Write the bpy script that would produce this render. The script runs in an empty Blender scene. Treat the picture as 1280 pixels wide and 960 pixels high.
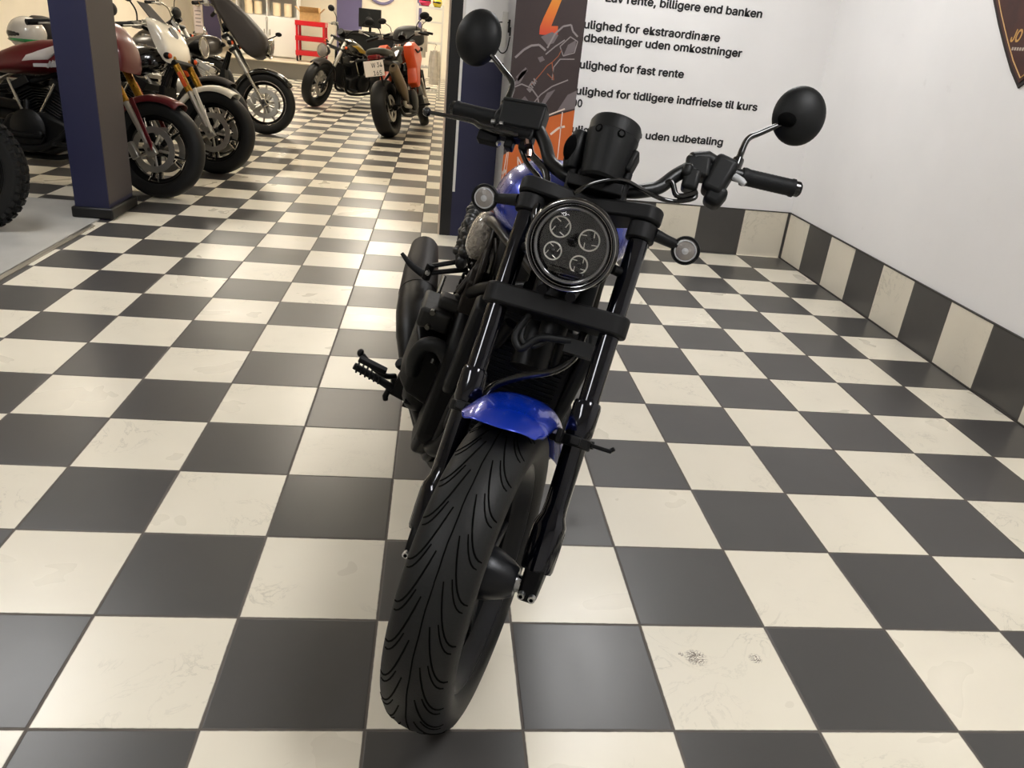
import bpy, math, os, random
from mathutils import Vector, Matrix
random.seed(7)
SC = bpy.context.scene
COL = SC.collection
TILE = 0.32238

# ------------------------------------------------------------------ camera
CAM_POS = (0.08712, -1.16634, 1.30825)
RIGHT = (0.99272292, -0.07834405, 0.09145174)
DOWN = (0.05089477, -0.41531035, -0.90825494)
FWD = (0.10913723, 0.90629991, -0.4083008)
cam = bpy.data.cameras.new('camera')
cam.sensor_fit = 'HORIZONTAL'
cam.sensor_width = 36.0
cam.lens = 36.0 * 978.4 / 1280.0
cam.clip_start = 0.02
cam_ob = bpy.data.objects.new('camera', cam)
COL.objects.link(cam_ob)
cm = Matrix.Identity(4)
for i in range(3):
    cm[i][0] = RIGHT[i]; cm[i][1] = -DOWN[i]; cm[i][2] = -FWD[i]; cm[i][3] = CAM_POS[i]
cam_ob.matrix_world = cm
SC.camera = cam_ob

# ------------------------------------------------------------------ view, world, lamp settings
SC.view_settings.view_transform = 'Standard'
SC.view_settings.look = 'None'
SC.view_settings.gamma = 1.0
SC.view_settings.use_curve_mapping = False
SC.view_settings.exposure = 0.14
wd = bpy.data.worlds.new('world'); SC.world = wd
wd.use_nodes = True
wd.node_tree.nodes['Background'].inputs[0].default_value = (0.9, 0.95, 1.0, 1)
wd.node_tree.nodes['Background'].inputs[1].default_value = 0.02
COOL = (1.0, 1.0, 1.0)
WARM = (1.0, 0.90, 0.74)
# ceiling panels: (x, y, size_x, size_y, colour, strength)
PANELS = [
    (1.25, 3.05, 0.60, 1.20, COOL, 17.5),
    (-2.4, 2.7, 0.60, 1.20, COOL, 21.0),
    (1.3, -0.6, 0.60, 1.20, COOL, 23.0),
    (-1.8, -1.2, 0.60, 1.20, COOL, 18.0),
    (-1.0, 6.6, 0.60, 1.20, WARM, 18.0),
    (-3.4, 7.2, 0.60, 1.20, WARM, 18.0),
    (-0.9, 10.4, 0.60, 1.20, WARM, 24.0),
    (-3.2, 11.6, 0.60, 1.20, WARM, 26.0),
    (-1.2, 14.6, 0.60, 1.20, WARM, 36.0),
    (-3.4, 16.4, 0.60, 1.20, WARM, 44.0),
    (-0.9, 18.4, 0.60, 1.20, WARM, 44.0),
]
CEIL = 2.9

# ------------------------------------------------------------------ materials
def lin(c):
    if isinstance(c, str):
        c = [int(c[i:i + 2], 16) / 255 for i in (1, 3, 5)]
        c = [x / 12.92 if x <= .04045 else ((x + .055) / 1.055) ** 2.4 for x in c]
    return (c[0], c[1], c[2], 1.0)

class NT:
    """small wrapper to write node trees shortly"""
    def __init__(s, m):
        m.use_nodes = True
        s.t = m.node_tree
        s.b = s.t.nodes['Principled BSDF']
    def n(s, kind, **kw):
        nd = s.t.nodes.new(kind)
        for k, v in kw.items():
            if k.startswith('i_'):
                key = k[2:]
                key = int(key) if key.isdigit() else key
                s.set(nd.inputs[key], v)
            else:
                setattr(nd, k, v)
        return nd
    def set(s, sock, v):
        if hasattr(v, 'is_output'):
            s.t.links.new(v, sock)
        elif hasattr(v, 'outputs'):
            s.t.links.new(v.outputs[0], sock)
        else:
            sock.default_value = v
    def math(s, op, a, b=0.0, c=0.0):
        nd = s.t.nodes.new('ShaderNodeMath'); nd.operation = op
        s.set(nd.inputs[0], a); s.set(nd.inputs[1], b)
        if op in ('MULTIPLY_ADD', 'SMOOTH_MIN', 'COMPARE'): s.set(nd.inputs[2], c)
        return nd.outputs[0]
    def mix(s, f, a, b):
        nd = s.t.nodes.new('ShaderNodeMix'); nd.data_type = 'RGBA'
        s.set(nd.inputs[0], f); s.set(nd.inputs[6], a); s.set(nd.inputs[7], b)
        return nd.outputs[2]
    def ramp(s, f, stops):
        nd = s.t.nodes.new('ShaderNodeValToRGB')
        e = nd.color_ramp.elements
        while len(e) < len(stops): e.new(0.5)
        for el, (p, c) in zip(e, stops):
            el.position = p; el.color = c if len(c) == 4 else (*c, 1)
        s.set(nd.inputs[0], f)
        return nd.outputs[0]

MATS = {}
def mat(name, col, rough=0.5, metal=0.0, coat=0.0, bump=0.0, scale=60.0, var=0.0, emit=0.0, trans=0.0, spec=0.5, emit_col=None, ior=1.45):
    if name in MATS: return MATS[name]
    m = bpy.data.materials.new(name)
    k = NT(m); b = k.b
    c = lin(col)
    b.inputs['Base Color'].default_value = c
    b.inputs['Roughness'].default_value = rough
    b.inputs['Metallic'].default_value = metal
    b.inputs['Coat Weight'].default_value = coat
    b.inputs['Coat Roughness'].default_value = 0.04
    b.inputs['Specular IOR Level'].default_value = spec
    b.inputs['Transmission Weight'].default_value = trans
    b.inputs['IOR'].default_value = ior
    tc = k.n('ShaderNodeTexCoord')
    no = k.n('ShaderNodeTexNoise', i_Scale=scale, i_Detail=3.0)
    k.set(no.inputs['Vector'], tc.outputs['Object'])
    if var:
        d = tuple(x * (1 - var) for x in c[:3]) + (1,)
        e = tuple(min(1, x * (1 + var)) for x in c[:3]) + (1,)
        k.set(b.inputs['Base Color'], k.ramp(no.outputs[0], [(.3, d), (.7, e)]))
    k.set(b.inputs['Roughness'], k.math('MULTIPLY_ADD', no.outputs[0], rough * .25, rough * .875))
    if bump:
        bp = k.n('ShaderNodeBump', i_Strength=bump, i_Distance=0.002)
        k.set(bp.inputs['Height'], no.outputs[0]); k.set(b.inputs['Normal'], bp)
    if emit:
        b.inputs['Emission Color'].default_value = lin(emit_col or col)
        b.inputs['Emission Strength'].default_value = emit
    MATS[name] = m
    return m

def tile_material(name, ax_u, ax_v, parity, rough_dark, rough_light, const_v=False, stains=()):
    """checker of cream marbled and charcoal tiles with brown-grey grout, laid on world-aligned object coordinates"""
    m = bpy.data.materials.new(name); k = NT(m); b = k.b
    tc = k.n('ShaderNodeTexCoord')
    sp = k.n('ShaderNodeSeparateXYZ'); k.set(sp.inputs[0], tc.outputs['Object'])
    u = k.math('DIVIDE', sp.outputs[ax_u], TILE)
    v = k.math('DIVIDE', sp.outputs[ax_v], TILE)
    fu = k.math('FLOOR', u); fv = k.math('FLOOR', v)
    s = k.math('ADD', k.math('ADD', fu, 0.0 if const_v else fv), 200.0 + parity)
    par = k.math('MODULO', s, 2.0)                       # 0 -> light, 1 -> dark
    du = k.math('ABSOLUTE', k.math('SUBTRACT', k.math('FRACT', u), 0.5))
    dv = k.math('ABSOLUTE', k.math('SUBTRACT', k.math('FRACT', v), 0.5))
    dm = k.math('MAXIMUM', du, dv) if not const_v else du
    # chipped grout edges
    n0 = k.n('ShaderNodeTexNoise', i_Scale=45.0, i_Detail=2.0); k.set(n0.inputs['Vector'], tc.outputs['Object'])
    dm2 = k.math('MULTIPLY_ADD', n0.outputs[0], 0.006, dm)
    grout = k.ramp(dm2, [(.4915, (0, 0, 0)), (.4945, (1, 1, 1))])
    # marble veining, offset per tile
    cv = k.n('ShaderNodeCombineXYZ')
    k.set(cv.inputs[0], k.math('MULTIPLY', fu, 3.17)); k.set(cv.inputs[1], k.math('MULTIPLY', fv, 5.31)); k.set(cv.inputs[2], k.math('MULTIPLY', k.math('ADD', fu, fv), 1.7))
    ad = k.n('ShaderNodeVectorMath', operation='ADD'); k.set(ad.inputs[0], tc.outputs['Object']); k.set(ad.inputs[1], cv)
    n1 = k.n('ShaderNodeTexNoise', i_Scale=7.0, i_Detail=6.0, i_Roughness=0.62, i_Distortion=1.2); k.set(n1.inputs['Vector'], ad)
    n2 = k.n('ShaderNodeTexNoise', i_Scale=3.2, i_Detail=3.0, i_Distortion=0.6); k.set(n2.inputs['Vector'], ad)
    vein = k.ramp(k.math('ABSOLUTE', k.math('SUBTRACT', n1.outputs[0], 0.5)), [(0.0, (1, 1, 1)), (0.018, (0, 0, 0))])
    patch = k.ramp(n2.outputs[0], [(0.5, (0, 0, 0)), (0.66, (1, 1, 1))])
    vamt = k.math('MULTIPLY', k.math('MULTIPLY', vein, patch), 0.34)
    light = k.mix(n2.outputs[0], lin('#e4dccb'), lin('#d8d0be'))
    light = k.mix(vamt, light, lin('#8d8778'))
    white = k.n('ShaderNodeTexWhiteNoise', noise_dimensions='2D'); cw = k.n('ShaderNodeCombineXYZ'); k.set(cw.inputs[0], fu); k.set(cw.inputs[1], fv); k.set(white.inputs['Vector'], cw)
    dark = k.mix(n1.outputs[0], lin('#444241'), lin('#4c4a48'))
    dark = k.mix(k.math('MULTIPLY', white.outputs[0], 0.5), dark, lin('#3d3b3a'))
    colr = k.mix(par, light, dark)
    for (px, py, pr) in stains:
        ds = k.n('ShaderNodeVectorMath', operation='DISTANCE'); k.set(ds.inputs[0], tc.outputs['Object']); ds.inputs[1].default_value = (px, py, 0)
        n9 = k.n('ShaderNodeTexNoise', i_Scale=140.0, i_Detail=3.0); k.set(n9.inputs['Vector'], tc.outputs['Object'])
        inside = k.ramp(k.math('DIVIDE', ds.outputs[1], pr), [(.55, (1, 1, 1)), (1.0, (0, 0, 0))])
        lines = k.ramp(k.math('ABSOLUTE', k.math('SUBTRACT', n9.outputs[0], .5)), [(.02, (1, 1, 1)), (.07, (0, 0, 0))])
        colr = k.mix(k.math('MULTIPLY', k.math('MULTIPLY', inside, lines), .95), colr, lin('#4d3a2c'))
    colr = k.mix(grout, colr, lin('#57504a'))
    k.set(b.inputs['Base Color'], colr)
    r = k.math('MULTIPLY_ADD', par, rough_dark - rough_light, rough_light)
    r = k.math('MULTIPLY_ADD', n2.outputs[0], 0.10, r)
    r = k.math('MULTIPLY_ADD', grout, 0.4, r)
    k.set(b.inputs['Roughness'], r)
    b.inputs['Specular IOR Level'].default_value = 0.5
    bp = k.n('ShaderNodeBump', i_Strength=0.5, i_Distance=0.002)
    h = k.math('MULTIPLY_ADD', grout, -1.0, k.math('MULTIPLY', n1.outputs[0], 0.06))
    k.set(bp.inputs['Height'], h); k.set(b.inputs['Normal'], bp)
    return m

def wall_material(name, col, marks=True, rough=.6):
    m = bpy.data.materials.new(name); k = NT(m); b = k.b
    tc = k.n('ShaderNodeTexCoord')
    n1 = k.n('ShaderNodeTexNoise', i_Scale=1.1, i_Detail=4.0); k.set(n1.inputs['Vector'], tc.outputs['Object'])
    n2 = k.n('ShaderNodeTexNoise', i_Scale=120.0, i_Detail=2.0); k.set(n2.inputs['Vector'], tc.outputs['Object'])
    n3 = k.n('ShaderNodeTexNoise', i_Scale=9.0, i_Detail=5.0); k.set(n3.inputs['Vector'], tc.outputs['Object'])
    c = lin(col); d = tuple(x * .93 for x in c[:3]) + (1,)
    base = k.ramp(n1.outputs[0], [(.35, d), (.65, c)])
    if marks:
        base = k.mix(k.math('MULTIPLY', k.ramp(n3.outputs[0], [(.7, (0, 0, 0)), (.78, (1, 1, 1))]), .12), base, lin('#8a8078'))
    k.set(b.inputs['Base Color'], base)
    b.inputs['Roughness'].default_value = rough
    bp = k.n('ShaderNodeBump', i_Strength=0.08, i_Distance=0.001); k.set(bp.inputs['Height'], n2.outputs[0]); k.set(b.inputs['Normal'], bp)
    return m

# ------------------------------------------------------------------ mesh helpers
def spline(pts, n=8, closed=False):
    P = [Vector(p) for p in pts]; out = []; N = len(P)
    rng = N if closed else N - 1
    for i in range(rng):
        p1, p2 = P[i], P[(i + 1) % N]
        p0 = P[i - 1] if (i > 0 or closed) else p1 * 2 - p2
        p3 = P[(i + 2) % N] if (i + 2 < N or closed) else p2 * 2 - p1
        for j in range(n):
            t = j / n
            out.append(0.5 * ((2 * p1) + (p2 - p0) * t + (2 * p0 - 5 * p1 + 4 * p2 - p3) * t * t + (3 * p1 - p0 - 3 * p2 + p3) * t ** 3))
    if not closed: out.append(P[-1])
    return out

def frame(axis):
    a = Vector(axis).normalized()
    r = Vector((0, 0, 1)) if abs(a.z) < .9 else Vector((1, 0, 0))
    x = r.cross(a).normalized(); y = a.cross(x)
    return x, y, a

class MB:
    def __init__(s): s.v = []; s.f = []; s.m = []
    def add(s, v, f, mi=0):
        o = len(s.v); s.v += [tuple(p) for p in v]
        s.f += [tuple(i + o for i in q) for q in f]; s.m += [mi] * len(f); return s
    def box(s, c, d, R=None, mi=0, taper=1.0):
        R = R or Matrix.Identity(3); c = Vector(c); v = []
        for z in (-1, 1):
            t = taper if z > 0 else 1
            for x, y in ((-1, -1), (1, -1), (1, 1), (-1, 1)):
                v.append(c + R @ Vector((x * d[0] / 2 * t, y * d[1] / 2 * t, z * d[2] / 2)))
        return s.add(v, [(3, 2, 1, 0), (4, 5, 6, 7), (0, 1, 5, 4), (1, 2, 6, 5), (2, 3, 7, 6), (3, 0, 4, 7)], mi)
    def rings(s, R, closed=False, caps=True, mi=0):
        n = len(R[0]); v = [p for r in R for p in r]; f = []; m = len(R)
        for i in range(m if closed else m - 1):
            a = i * n; b = ((i + 1) % m) * n
            for j in range(n):
                k = (j + 1) % n
                f.append((a + j, a + k, b + k, b + j))
        if caps and not closed:
            f.append(tuple(reversed(range(n)))); f.append(tuple((m - 1) * n + j for j in range(n)))
        return s.add(v, f, mi)
    def tube(s, path, r, n=12, closed=False, caps=True, mi=0, flat=1.0):
        P = [Vector(p) for p in path]; N = len(P)
        rad = r if isinstance(r, (list, tuple)) else [r] * N
        if len(rad) != N:
            L = len(rad) - 1
            def at(t):
                k = min(L - 1, int(t * L)); return rad[k] + (rad[k + 1] - rad[k]) * (t * L - k)
            rad = [at(i / (N - 1)) for i in range(N)]
        T = []
        for i in range(N):
            a = P[(i - 1) % N] if (i > 0 or closed) else P[i]; b = P[(i + 1) % N] if (i < N - 1 or closed) else P[i]
            T.append((b - a).normalized())
        x, y, _ = frame(T[0]); R = []
        for i in range(N):
            if i:
                x = (x - T[i] * x.dot(T[i])).normalized(); y = T[i].cross(x)
            R.append([P[i] + (x * math.cos(2 * math.pi * j / n) + y * math.sin(2 * math.pi * j / n) * flat) * rad[i] for j in range(n)])
        return s.rings(R, closed, caps, mi)
    def lathe(s, prof, o=(0, 0, 0), axis=(1, 0, 0), n=48, closed=False, mi=0, caps=True, a0=0.0, a1=2 * math.pi):
        x, y, a = frame(axis); o = Vector(o); full = abs(a1 - a0 - 2 * math.pi) < 1e-6
        R = []
        for (h, r) in prof:
            R.append([o + a * h + (x * math.cos(a0 + (a1 - a0) * j / (n if full else n - 1)) + y * math.sin(a0 + (a1 - a0) * j / (n if full else n - 1))) * max(r, 1e-5) for j in range(n)])
        return s.rings(R, closed, caps and not closed, mi)
    def prism(s, poly, o, ux, uy, dv, mi=0):
        o = Vector(o); ux = Vector(ux); uy = Vector(uy); dv = Vector(dv); n = len(poly)
        A = [o + ux * p[0] + uy * p[1] for p in poly]; Bv = [p + dv for p in A]
        f = [tuple(range(n)), tuple(reversed(range(n, 2 * n)))]
        f += [(j, n + j, n + (j + 1) % n, (j + 1) % n) for j in range(n)]
        return s.add(A + Bv, f, mi)
    def ball(s, c, r, R=None, nu=24, nv=14, mi=0, lo=-90, hi=90):
        c = Vector(c); R = R or Matrix.Identity(3); rr = r if isinstance(r, (tuple, list)) else (r, r, r); Q = []
        for i in range(nv + 1):
            t = math.radians(lo + (hi - lo) * i / nv)
            Q.append([c + R @ Vector((rr[0] * math.cos(t) * math.cos(2 * math.pi * j / nu), rr[1] * math.cos(t) * math.sin(2 * math.pi * j / nu), rr[2] * math.sin(t))) for j in range(nu)])
        return s.rings(Q, False, True, mi)
    def torus(s, c, axis, R, r, n=48, k=10, mi=0):
        x, y, a = frame(axis); c = Vector(c)
        return s.tube([c + (x * math.cos(2 * math.pi * j / n) + y * math.sin(2 * math.pi * j / n)) * R for j in range(n)], r, k, True, False, mi)
    def obj(s, name, mats, parent=None, M=None, bevel=0.0, ang=38, segs=2, solid=0.0, sub=0):
        me = bpy.data.meshes.new(name); me.from_pydata(s.v, [], s.f)
        if not isinstance(mats, (list, tuple)): mats = [mats]
        for m in mats: me.materials.append(m)
        me.polygons.foreach_set('material_index', s.m)
        import bmesh
        bm = bmesh.new(); bm.from_mesh(me)
        bmesh.ops.recalc_face_normals(bm, faces=bm.faces)
        bm.to_mesh(me); bm.free()
        me.shade_smooth(); me.set_sharp_from_angle(angle=math.radians(ang))
        o = bpy.data.objects.new(name, me); COL.objects.link(o)
        if parent is not None: o.parent = parent
        if M is not None: o.matrix_local = M
        if solid:
            md = o.modifiers.new('solid', 'SOLIDIFY'); md.thickness = solid; md.offset = -1
        if bevel:
            md = o.modifiers.new('bevel', 'BEVEL'); md.width = bevel; md.segments = segs; md.limit_method = 'ANGLE'; md.angle_limit = math.radians(40)
        if sub:
            md = o.modifiers.new('sub', 'SUBSURF'); md.levels = sub; md.render_levels = sub
        return o

def empty(name, M=None, loc=None):
    o = bpy.data.objects.new(name, None); COL.objects.link(o)
    o.empty_display_size = 0.1
    if M is not None: o.matrix_world = M
    if loc is not None: o.location = loc
    return o
def tag(o, label=None, cat=None, group=None, kind=None):
    if label: o['label'] = label
    if cat: o['category'] = cat
    if group: o['group'] = group
    if kind: o['kind'] = kind
    return o
def struct(o, label=None):
    o['kind'] = 'structure'
    if label: o['label'] = label
    return o
def mat4(cols, t):
    m = Matrix.Identity(4)
    for j in range(3):
        for i in range(3): m[i][j] = cols[j][i]
    for i in range(3): m[i][3] = t[i]
    return m
SANS = None
try:
    SANS = bpy.data.fonts.load(os.path.join(bpy.utils.system_resource('DATAFILES', path='fonts'), 'Inter.woff2'))   # the font that ships with Blender
except Exception:
    SANS = None
def text_data(s, size, extrude=0.0008, shear=0.0, bold=0.0):
    cu = bpy.data.curves.new('lettering_curve', 'FONT'); cu.body = s; cu.size = size; cu.extrude = extrude; cu.shear = shear; cu.resolution_u = 4
    if SANS: cu.font = SANS
    tmp = bpy.data.objects.new('lettering_tmp', cu); COL.objects.link(tmp)
    bpy.context.view_layer.update()
    me = bpy.data.meshes.new_from_object(tmp.evaluated_get(bpy.context.evaluated_depsgraph_get()))
    bpy.data.objects.remove(tmp); bpy.data.curves.remove(cu)
    if bold:                                              # heavier strokes: the outline repeated a hair to each side
        V = [tuple(v.co) for v in me.vertices]; F = [tuple(p.vertices) for p in me.polygons]; n = len(V); VV = []; FF = []
        for q, (dx, dy) in enumerate(((0, 0), (-bold, 0), (bold, 0), (0, bold), (0, -bold))):
            VV += [(x + dx, y + dy, z + q * 2e-5) for x, y, z in V]; FF += [tuple(i + q * n for i in f) for f in F]
        bpy.data.meshes.remove(me); me = bpy.data.meshes.new('lettering'); me.from_pydata(VV, [], FF)
    xs = [v.co.x for v in me.vertices]
    return me, min(xs), max(xs)
def word_data(s, size, extrude, shear, bold):
    """like text_data; the Danish ae letter is set from its two halves so that it fills cleanly"""
    if '\u00e6' not in s: return text_data(s, size, extrude, shear, bold)
    pre, post = s.split('\u00e6')
    parts = [(pre, 1.0), ('a', .80), ('e', .86), (post, 1.0)]
    V = []; F = []; x = 0.0
    for i, (t, k) in enumerate(parts):
        if not t: continue
        me, a, b_ = text_data(t, size, extrude, shear, bold); o = len(V)
        gap = size * (.07 if i != 2 else -.10)
        V += [((v.co.x - a) * k + x + (gap if V else 0), v.co.y, v.co.z) for v in me.vertices]
        F += [tuple(j + o for j in p.vertices) for p in me.polygons]
        x += (b_ - a) * k + (gap if o else 0)
        bpy.data.meshes.remove(me)
    me = bpy.data.meshes.new('word'); me.from_pydata(V, [], F)
    return me, 0.0, x
def text_obj(name, me, m, parent, M):
    me.materials.clear(); me.materials.append(m); me.name = name
    o = bpy.data.objects.new(name, me); COL.objects.link(o)
    o.parent = parent; o.matrix_local = M
    return o
def text_mesh(name, s, size, m, parent, M, extrude=0.0008, sx=1.0, shear=0.0, bold=0.0):
    me, a, b_ = text_data(s, size, extrude, shear, bold)
    for v in me.vertices: v.co.x *= sx
    return text_obj(name, me, m, parent, M)

# ================================================================== THE ROOM
def slab(name, x0, x1, y0, y1, z0, z1, m, kind='structure', parent=None, bevel=0.0):
    b = MB(); b.box(((x0 + x1) / 2, (y0 + y1) / 2, (z0 + z1) / 2), (x1 - x0, y1 - y0, z1 - z0))
    o = b.obj(name, m, parent, bevel=bevel)
    if kind and parent is None: o['kind'] = kind
    return o
XR = 8.06 * TILE           # right wall
YB = 13.1 * TILE           # back wall of the front bay
XL, YF, YN = -6.2, 21.0, -3.6
M_FLOOR = tile_material('checker_floor', 0, 1, 0, 0.27, 0.24, stains=((.756, .213, .03), (.903, .213, .018), (.722, .224, .008)))
M_SKB = tile_material('skirting_tiles_back', 0, 2, 1, 0.32, 0.38, True)
M_SKR = tile_material('skirting_tiles_side', 1, 2, 0, 0.32, 0.38, True)
M_WALL = wall_material('white_painted_wall', '#efedec')
M_CREAM = wall_material('cream_wall', '#faf2e2', False)
M_CEIL = wall_material('ceiling_paint', '#dedad2', False, .8)
M_NAVY = wall_material('navy_paint', '#191b3c', False, .5)
M_VIOLET = wall_material('violet_paint', '#6a6590', False, .6)
M_BLACK = mat('black_frame', '#0c0c0d', .45, bump=.05)
M_ALU = mat('brushed_aluminium', '#8d897f', .38, .8, bump=.1, scale=200)
M_WHITEP = mat('white_gloss_paint', '#d9d7d2', .4)
M_PUTTY = mat('grey_brown_pillar_side', '#4a4444', .6, var=.05)

slab('floor', XL, XR + .1, YN, YF, -0.12, 0.0, M_FLOOR)
slab('ceiling', XL, XR + .1, YN, YF, CEIL, CEIL + .1, M_CEIL)
slab('wall_right', XR, XR + .12, YN, YB + .12, 0.0, CEIL, M_WALL)
slab('wall_back', 0.46, XR, YB, YB + .12, 0.0, CEIL, M_WALL)
slab('wall_passage', 0.20, 0.32, YB + .12, YF, 0.0, CEIL, M_CREAM)
slab('wall_far', XL, 0.32, YF, YF + .1, 0.0, CEIL, M_CREAM)
slab('wall_left', XL - .1, XL, YN, YF, 0.0, CEIL, M_CREAM)
slab('wall_front', XL, XR + .1, YN - .1, YN, 0.0, CEIL, M_WALL)
# tile skirting one tile high with a dark capping joint
slab('baseboard_back', 0.46, XR, YB - .012, YB, 0.0, TILE * .995, M_SKB)
slab('baseboard_right', XR - .012, XR, YN, YB - .012, 0.0, TILE * .995, M_SKR)
M_JOINT = mat('dark_grout', '#3a3633', .8)
slab('trim_1', 0.46, XR, YB - .014, YB, TILE * .995, TILE * 1.012, M_JOINT)
slab('trim_2', XR - .014, XR, YN, YB - .014, TILE * .995, TILE * 1.012, M_JOINT)
slab('trim_3', XR - .02, XR - .012, YN, YB - .012, 0.0, .006, M_JOINT)
# pale vinyl bay on the left, edged with an aluminium profile
M_VINYL = mat('pale_grey_vinyl', '#a9a7a2', .5, var=.07, scale=5, bump=.05)
slab('floor.001', XL, -2.0, YN, 4.36, 0.0, .008, M_VINYL)
b = MB(); b.prism([(0, 0), (.034, 0), (.034, .004), (.022, .012), (.006, .012), (0, .008)], (-2.0, YN, 0), (1, 0, 0), (0, 0, 1), (0, 7.36, 0))
struct(b.obj('trim_4', M_ALU))
# free-standing navy pillar with a putty coloured side and black plinth
PXA, PXB, PYA, PYB = -2.14, -1.937, 3.93, 4.33
slab('pillar', PXA, PXB, PYA, PYB, 0.0, CEIL, M_NAVY)
slab('pillar.001', PXB, PXB + .004, PYA + .002, PYB, 0.1, CEIL, M_PUTTY)
o = slab('baseboard_pillar', PXA - .02, PXB + .025, PYA - .02, PYB + .02, 0.008, 0.075, M_BLACK, bevel=.01)
# end of the back wall: black post, narrow white strip, blue dado, white boxed-in end
slab('trim_5', 0.125, 0.197, YB - .06, YB + .12, 0.0, CEIL, M_BLACK)
slab('trim_6', 0.197, 0.214, YB - .06, YB + .12, 0.30, CEIL, M_WHITEP)
slab('trim_7', 0.197, 0.214, YB - .06, YB + .12, 0.0, 0.30, M_NAVY)
slab('wall_end', 0.214, 0.47, YB - .06, YB + .12, 1.125, CEIL, M_WALL)
slab('wall_end.001', 0.214, 0.47, YB - .061, YB + .12, 0.0, 1.125, M_NAVY)
slab('trim_8', 0.112, 0.125, YB - .04, YB + .12, 0.0, CEIL, mat('pale_door_frame', '#d8c6b4', .5))
slab('trim_9', 0.20, 0.205, YB + .12, 4.6, 0.0, CEIL, M_WHITEP)

# ceiling lamps
M_DIFF = {}
for i, (x, y, sx, sy, c, st) in enumerate(PANELS):
    root = empty('ceiling_light', loc=(x, y, CEIL))
    tag(root, None, 'light', 'ceiling light panels')
    fr = MB()
    for dx, dy, w, d in ((-1, 0, .03, sy), (1, 0, .03, sy), (0, -1, sx, .03), (0, 1, sx, .03)):
        fr.box((dx * sx / 2, dy * sy / 2, -.02), (w + .0 if dx else sx + .03, d, .04))
    fr.obj('light_frame', M_WHITEP, root)
    key = (c, st)
    if key not in M_DIFF:
        M_DIFF[key] = mat('lamp_diffuser_%d' % len(M_DIFF), '#ffffff', .5, emit=st)
        M_DIFF[key].node_tree.nodes['Principled BSDF'].inputs['Emission Color'].default_value = (*c, 1)
    d = MB(); d.box((0, 0, -.012), (sx - .03, sy - .03, .012)); d.obj('diffuser', M_DIFF[key], root)
    root['label'] = ('flat white ceiling light panel over the checkered floor of the shop')

# ------------------------------------------------------------------ lettering on the back wall
M_INK = mat('black_lettering', '#141416', .5)
lt = empty('wall_lettering', loc=(0, YB, 0))
tag(lt, 'black lines of lettering about loans on the white back wall', 'lettering')
# the wall faces -y: text plane x -> +x, y -> +z
def wall_text(words, visible, xs, xe, z, em=.089):
    """words of one line; the part VISIBLE (from inside the first word) spans xs..xe on the wall"""
    bold = .0025
    full = ' '.join(words)
    mv, v0, v1 = text_data(visible, em, 0, 0, bold); bpy.data.meshes.remove(mv)
    mf, f0, f1 = text_data(full, em, 0, 0, bold); bpy.data.meshes.remove(mf)
    k = (xe - xs) / (v1 - v0); x0 = xe - k * f1
    pre = ''
    for w_ in words:
        mp, p0, p1 = text_data(pre + w_, em, 0, 0, bold); bpy.data.meshes.remove(mp)
        me, a, b_ = word_data(w_, em, .0008, 0, bold)
        off = p1 - b_
        for v in me.vertices: v.co.x = (v.co.x + off) * k
        text_obj('word', me, M_INK, lt, mat4([(1, 0, 0), (0, 0, 1), (0, -1, 0)], (x0, -.0012, z)))
        pre += w_ + ' '
wall_text(['Lav', 'rente,', 'billigere', 'end', 'banken'], 'rente, billigere end banken', 1.217, 2.101, 1.537)
wall_text(['Mulighed', 'for', 'ekstraordin\u00e6re'], 'ulighed for ekstraordin\u00e6re', .962, 1.855, 1.374)
wall_text(['indbetalinger', 'uden', 'omkostninger'], 'dbetalinger uden omkostninger', .972, 2.019, 1.297)
wall_text(['Mulighed', 'for', 'fast', 'rente'], 'ulighed for fast rente', .965, 1.659, 1.138)
wall_text(['Mulighed', 'for', 'tidligere', 'indfrielse', 'til', 'kurs'], 'ulighed for tidligere indfrielse til kurs', .961, 2.197, .979)
wall_text(['100'], '00', .945, 1.013, .902)
wall_text(['Mulighed', 'for', 'l\u00e5n', 'uden', 'udbetaling'], 'uden udbetaling', 1.467, 2.007, .738)

# small white sensor box with black clip and cable on the wall end
sn = empty('wall_sensor', loc=(.47, YB - .06, 1.36))
tag(sn, 'small white sensor box with black clip and hanging cable on the white wall end', 'sensor')
b = MB(); b.box((-.012, -.012, -.04), (.035, .024, .20)); b.obj('housing', M_WHITEP, sn, bevel=.004)
b = MB(); b.box((.016, -.012, -.02), (.012, .02, .075)); b.box((.024, -.02, -.05), (.01, .012, .05)); b.obj('clip', M_BLACK, sn, bevel=.003)
b = MB(); b.tube(spline([(.012, -.02, -.0), (-.06, -.02, -.01), (-.075, -.02, -.08), (-.03, -.025, -.17), (.01, -.025, -.16), (.026, -.022, -.08)], 8), .0035, 8); b.obj('cable', M_BLACK, sn)

# ------------------------------------------------------------------ roll-up banner
BX0, BX1, BY = 0.497, 0.915, 3.90
bn = empty('rollup_banner', loc=((BX0 + BX1) / 2, BY, 0))
tag(bn, 'tall dark and orange roll-up banner with motorcycle drawing before the back wall', 'banner')
M_BAN = mat('banner_brown', '#3b3030', .45, var=.04)
M_BOR = mat('banner_orange', '#c4622a', .45)
M_BLG = mat('banner_line_grey', '#8c8484', .45)
M_BMG = mat('banner_mid_grey', '#6f6668', .45)
M_BWH = mat('banner_pale', '#dcc9bd', .45)
W = BX1 - BX0
b = MB(); b.box((0, 0, 1.03), (W, .004, 1.94)); b.obj('panel', M_BAN, bn)
b = MB(); b.box((0, 0, .035), (W + .04, .09, .05)); b.obj('base', M_ALU, bn, bevel=.01)
b = MB(); b.box((0, .004, 2.01), (W + .01, .02, .03)); b.obj('top_rail', M_ALU, bn, bevel=.004)
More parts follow.
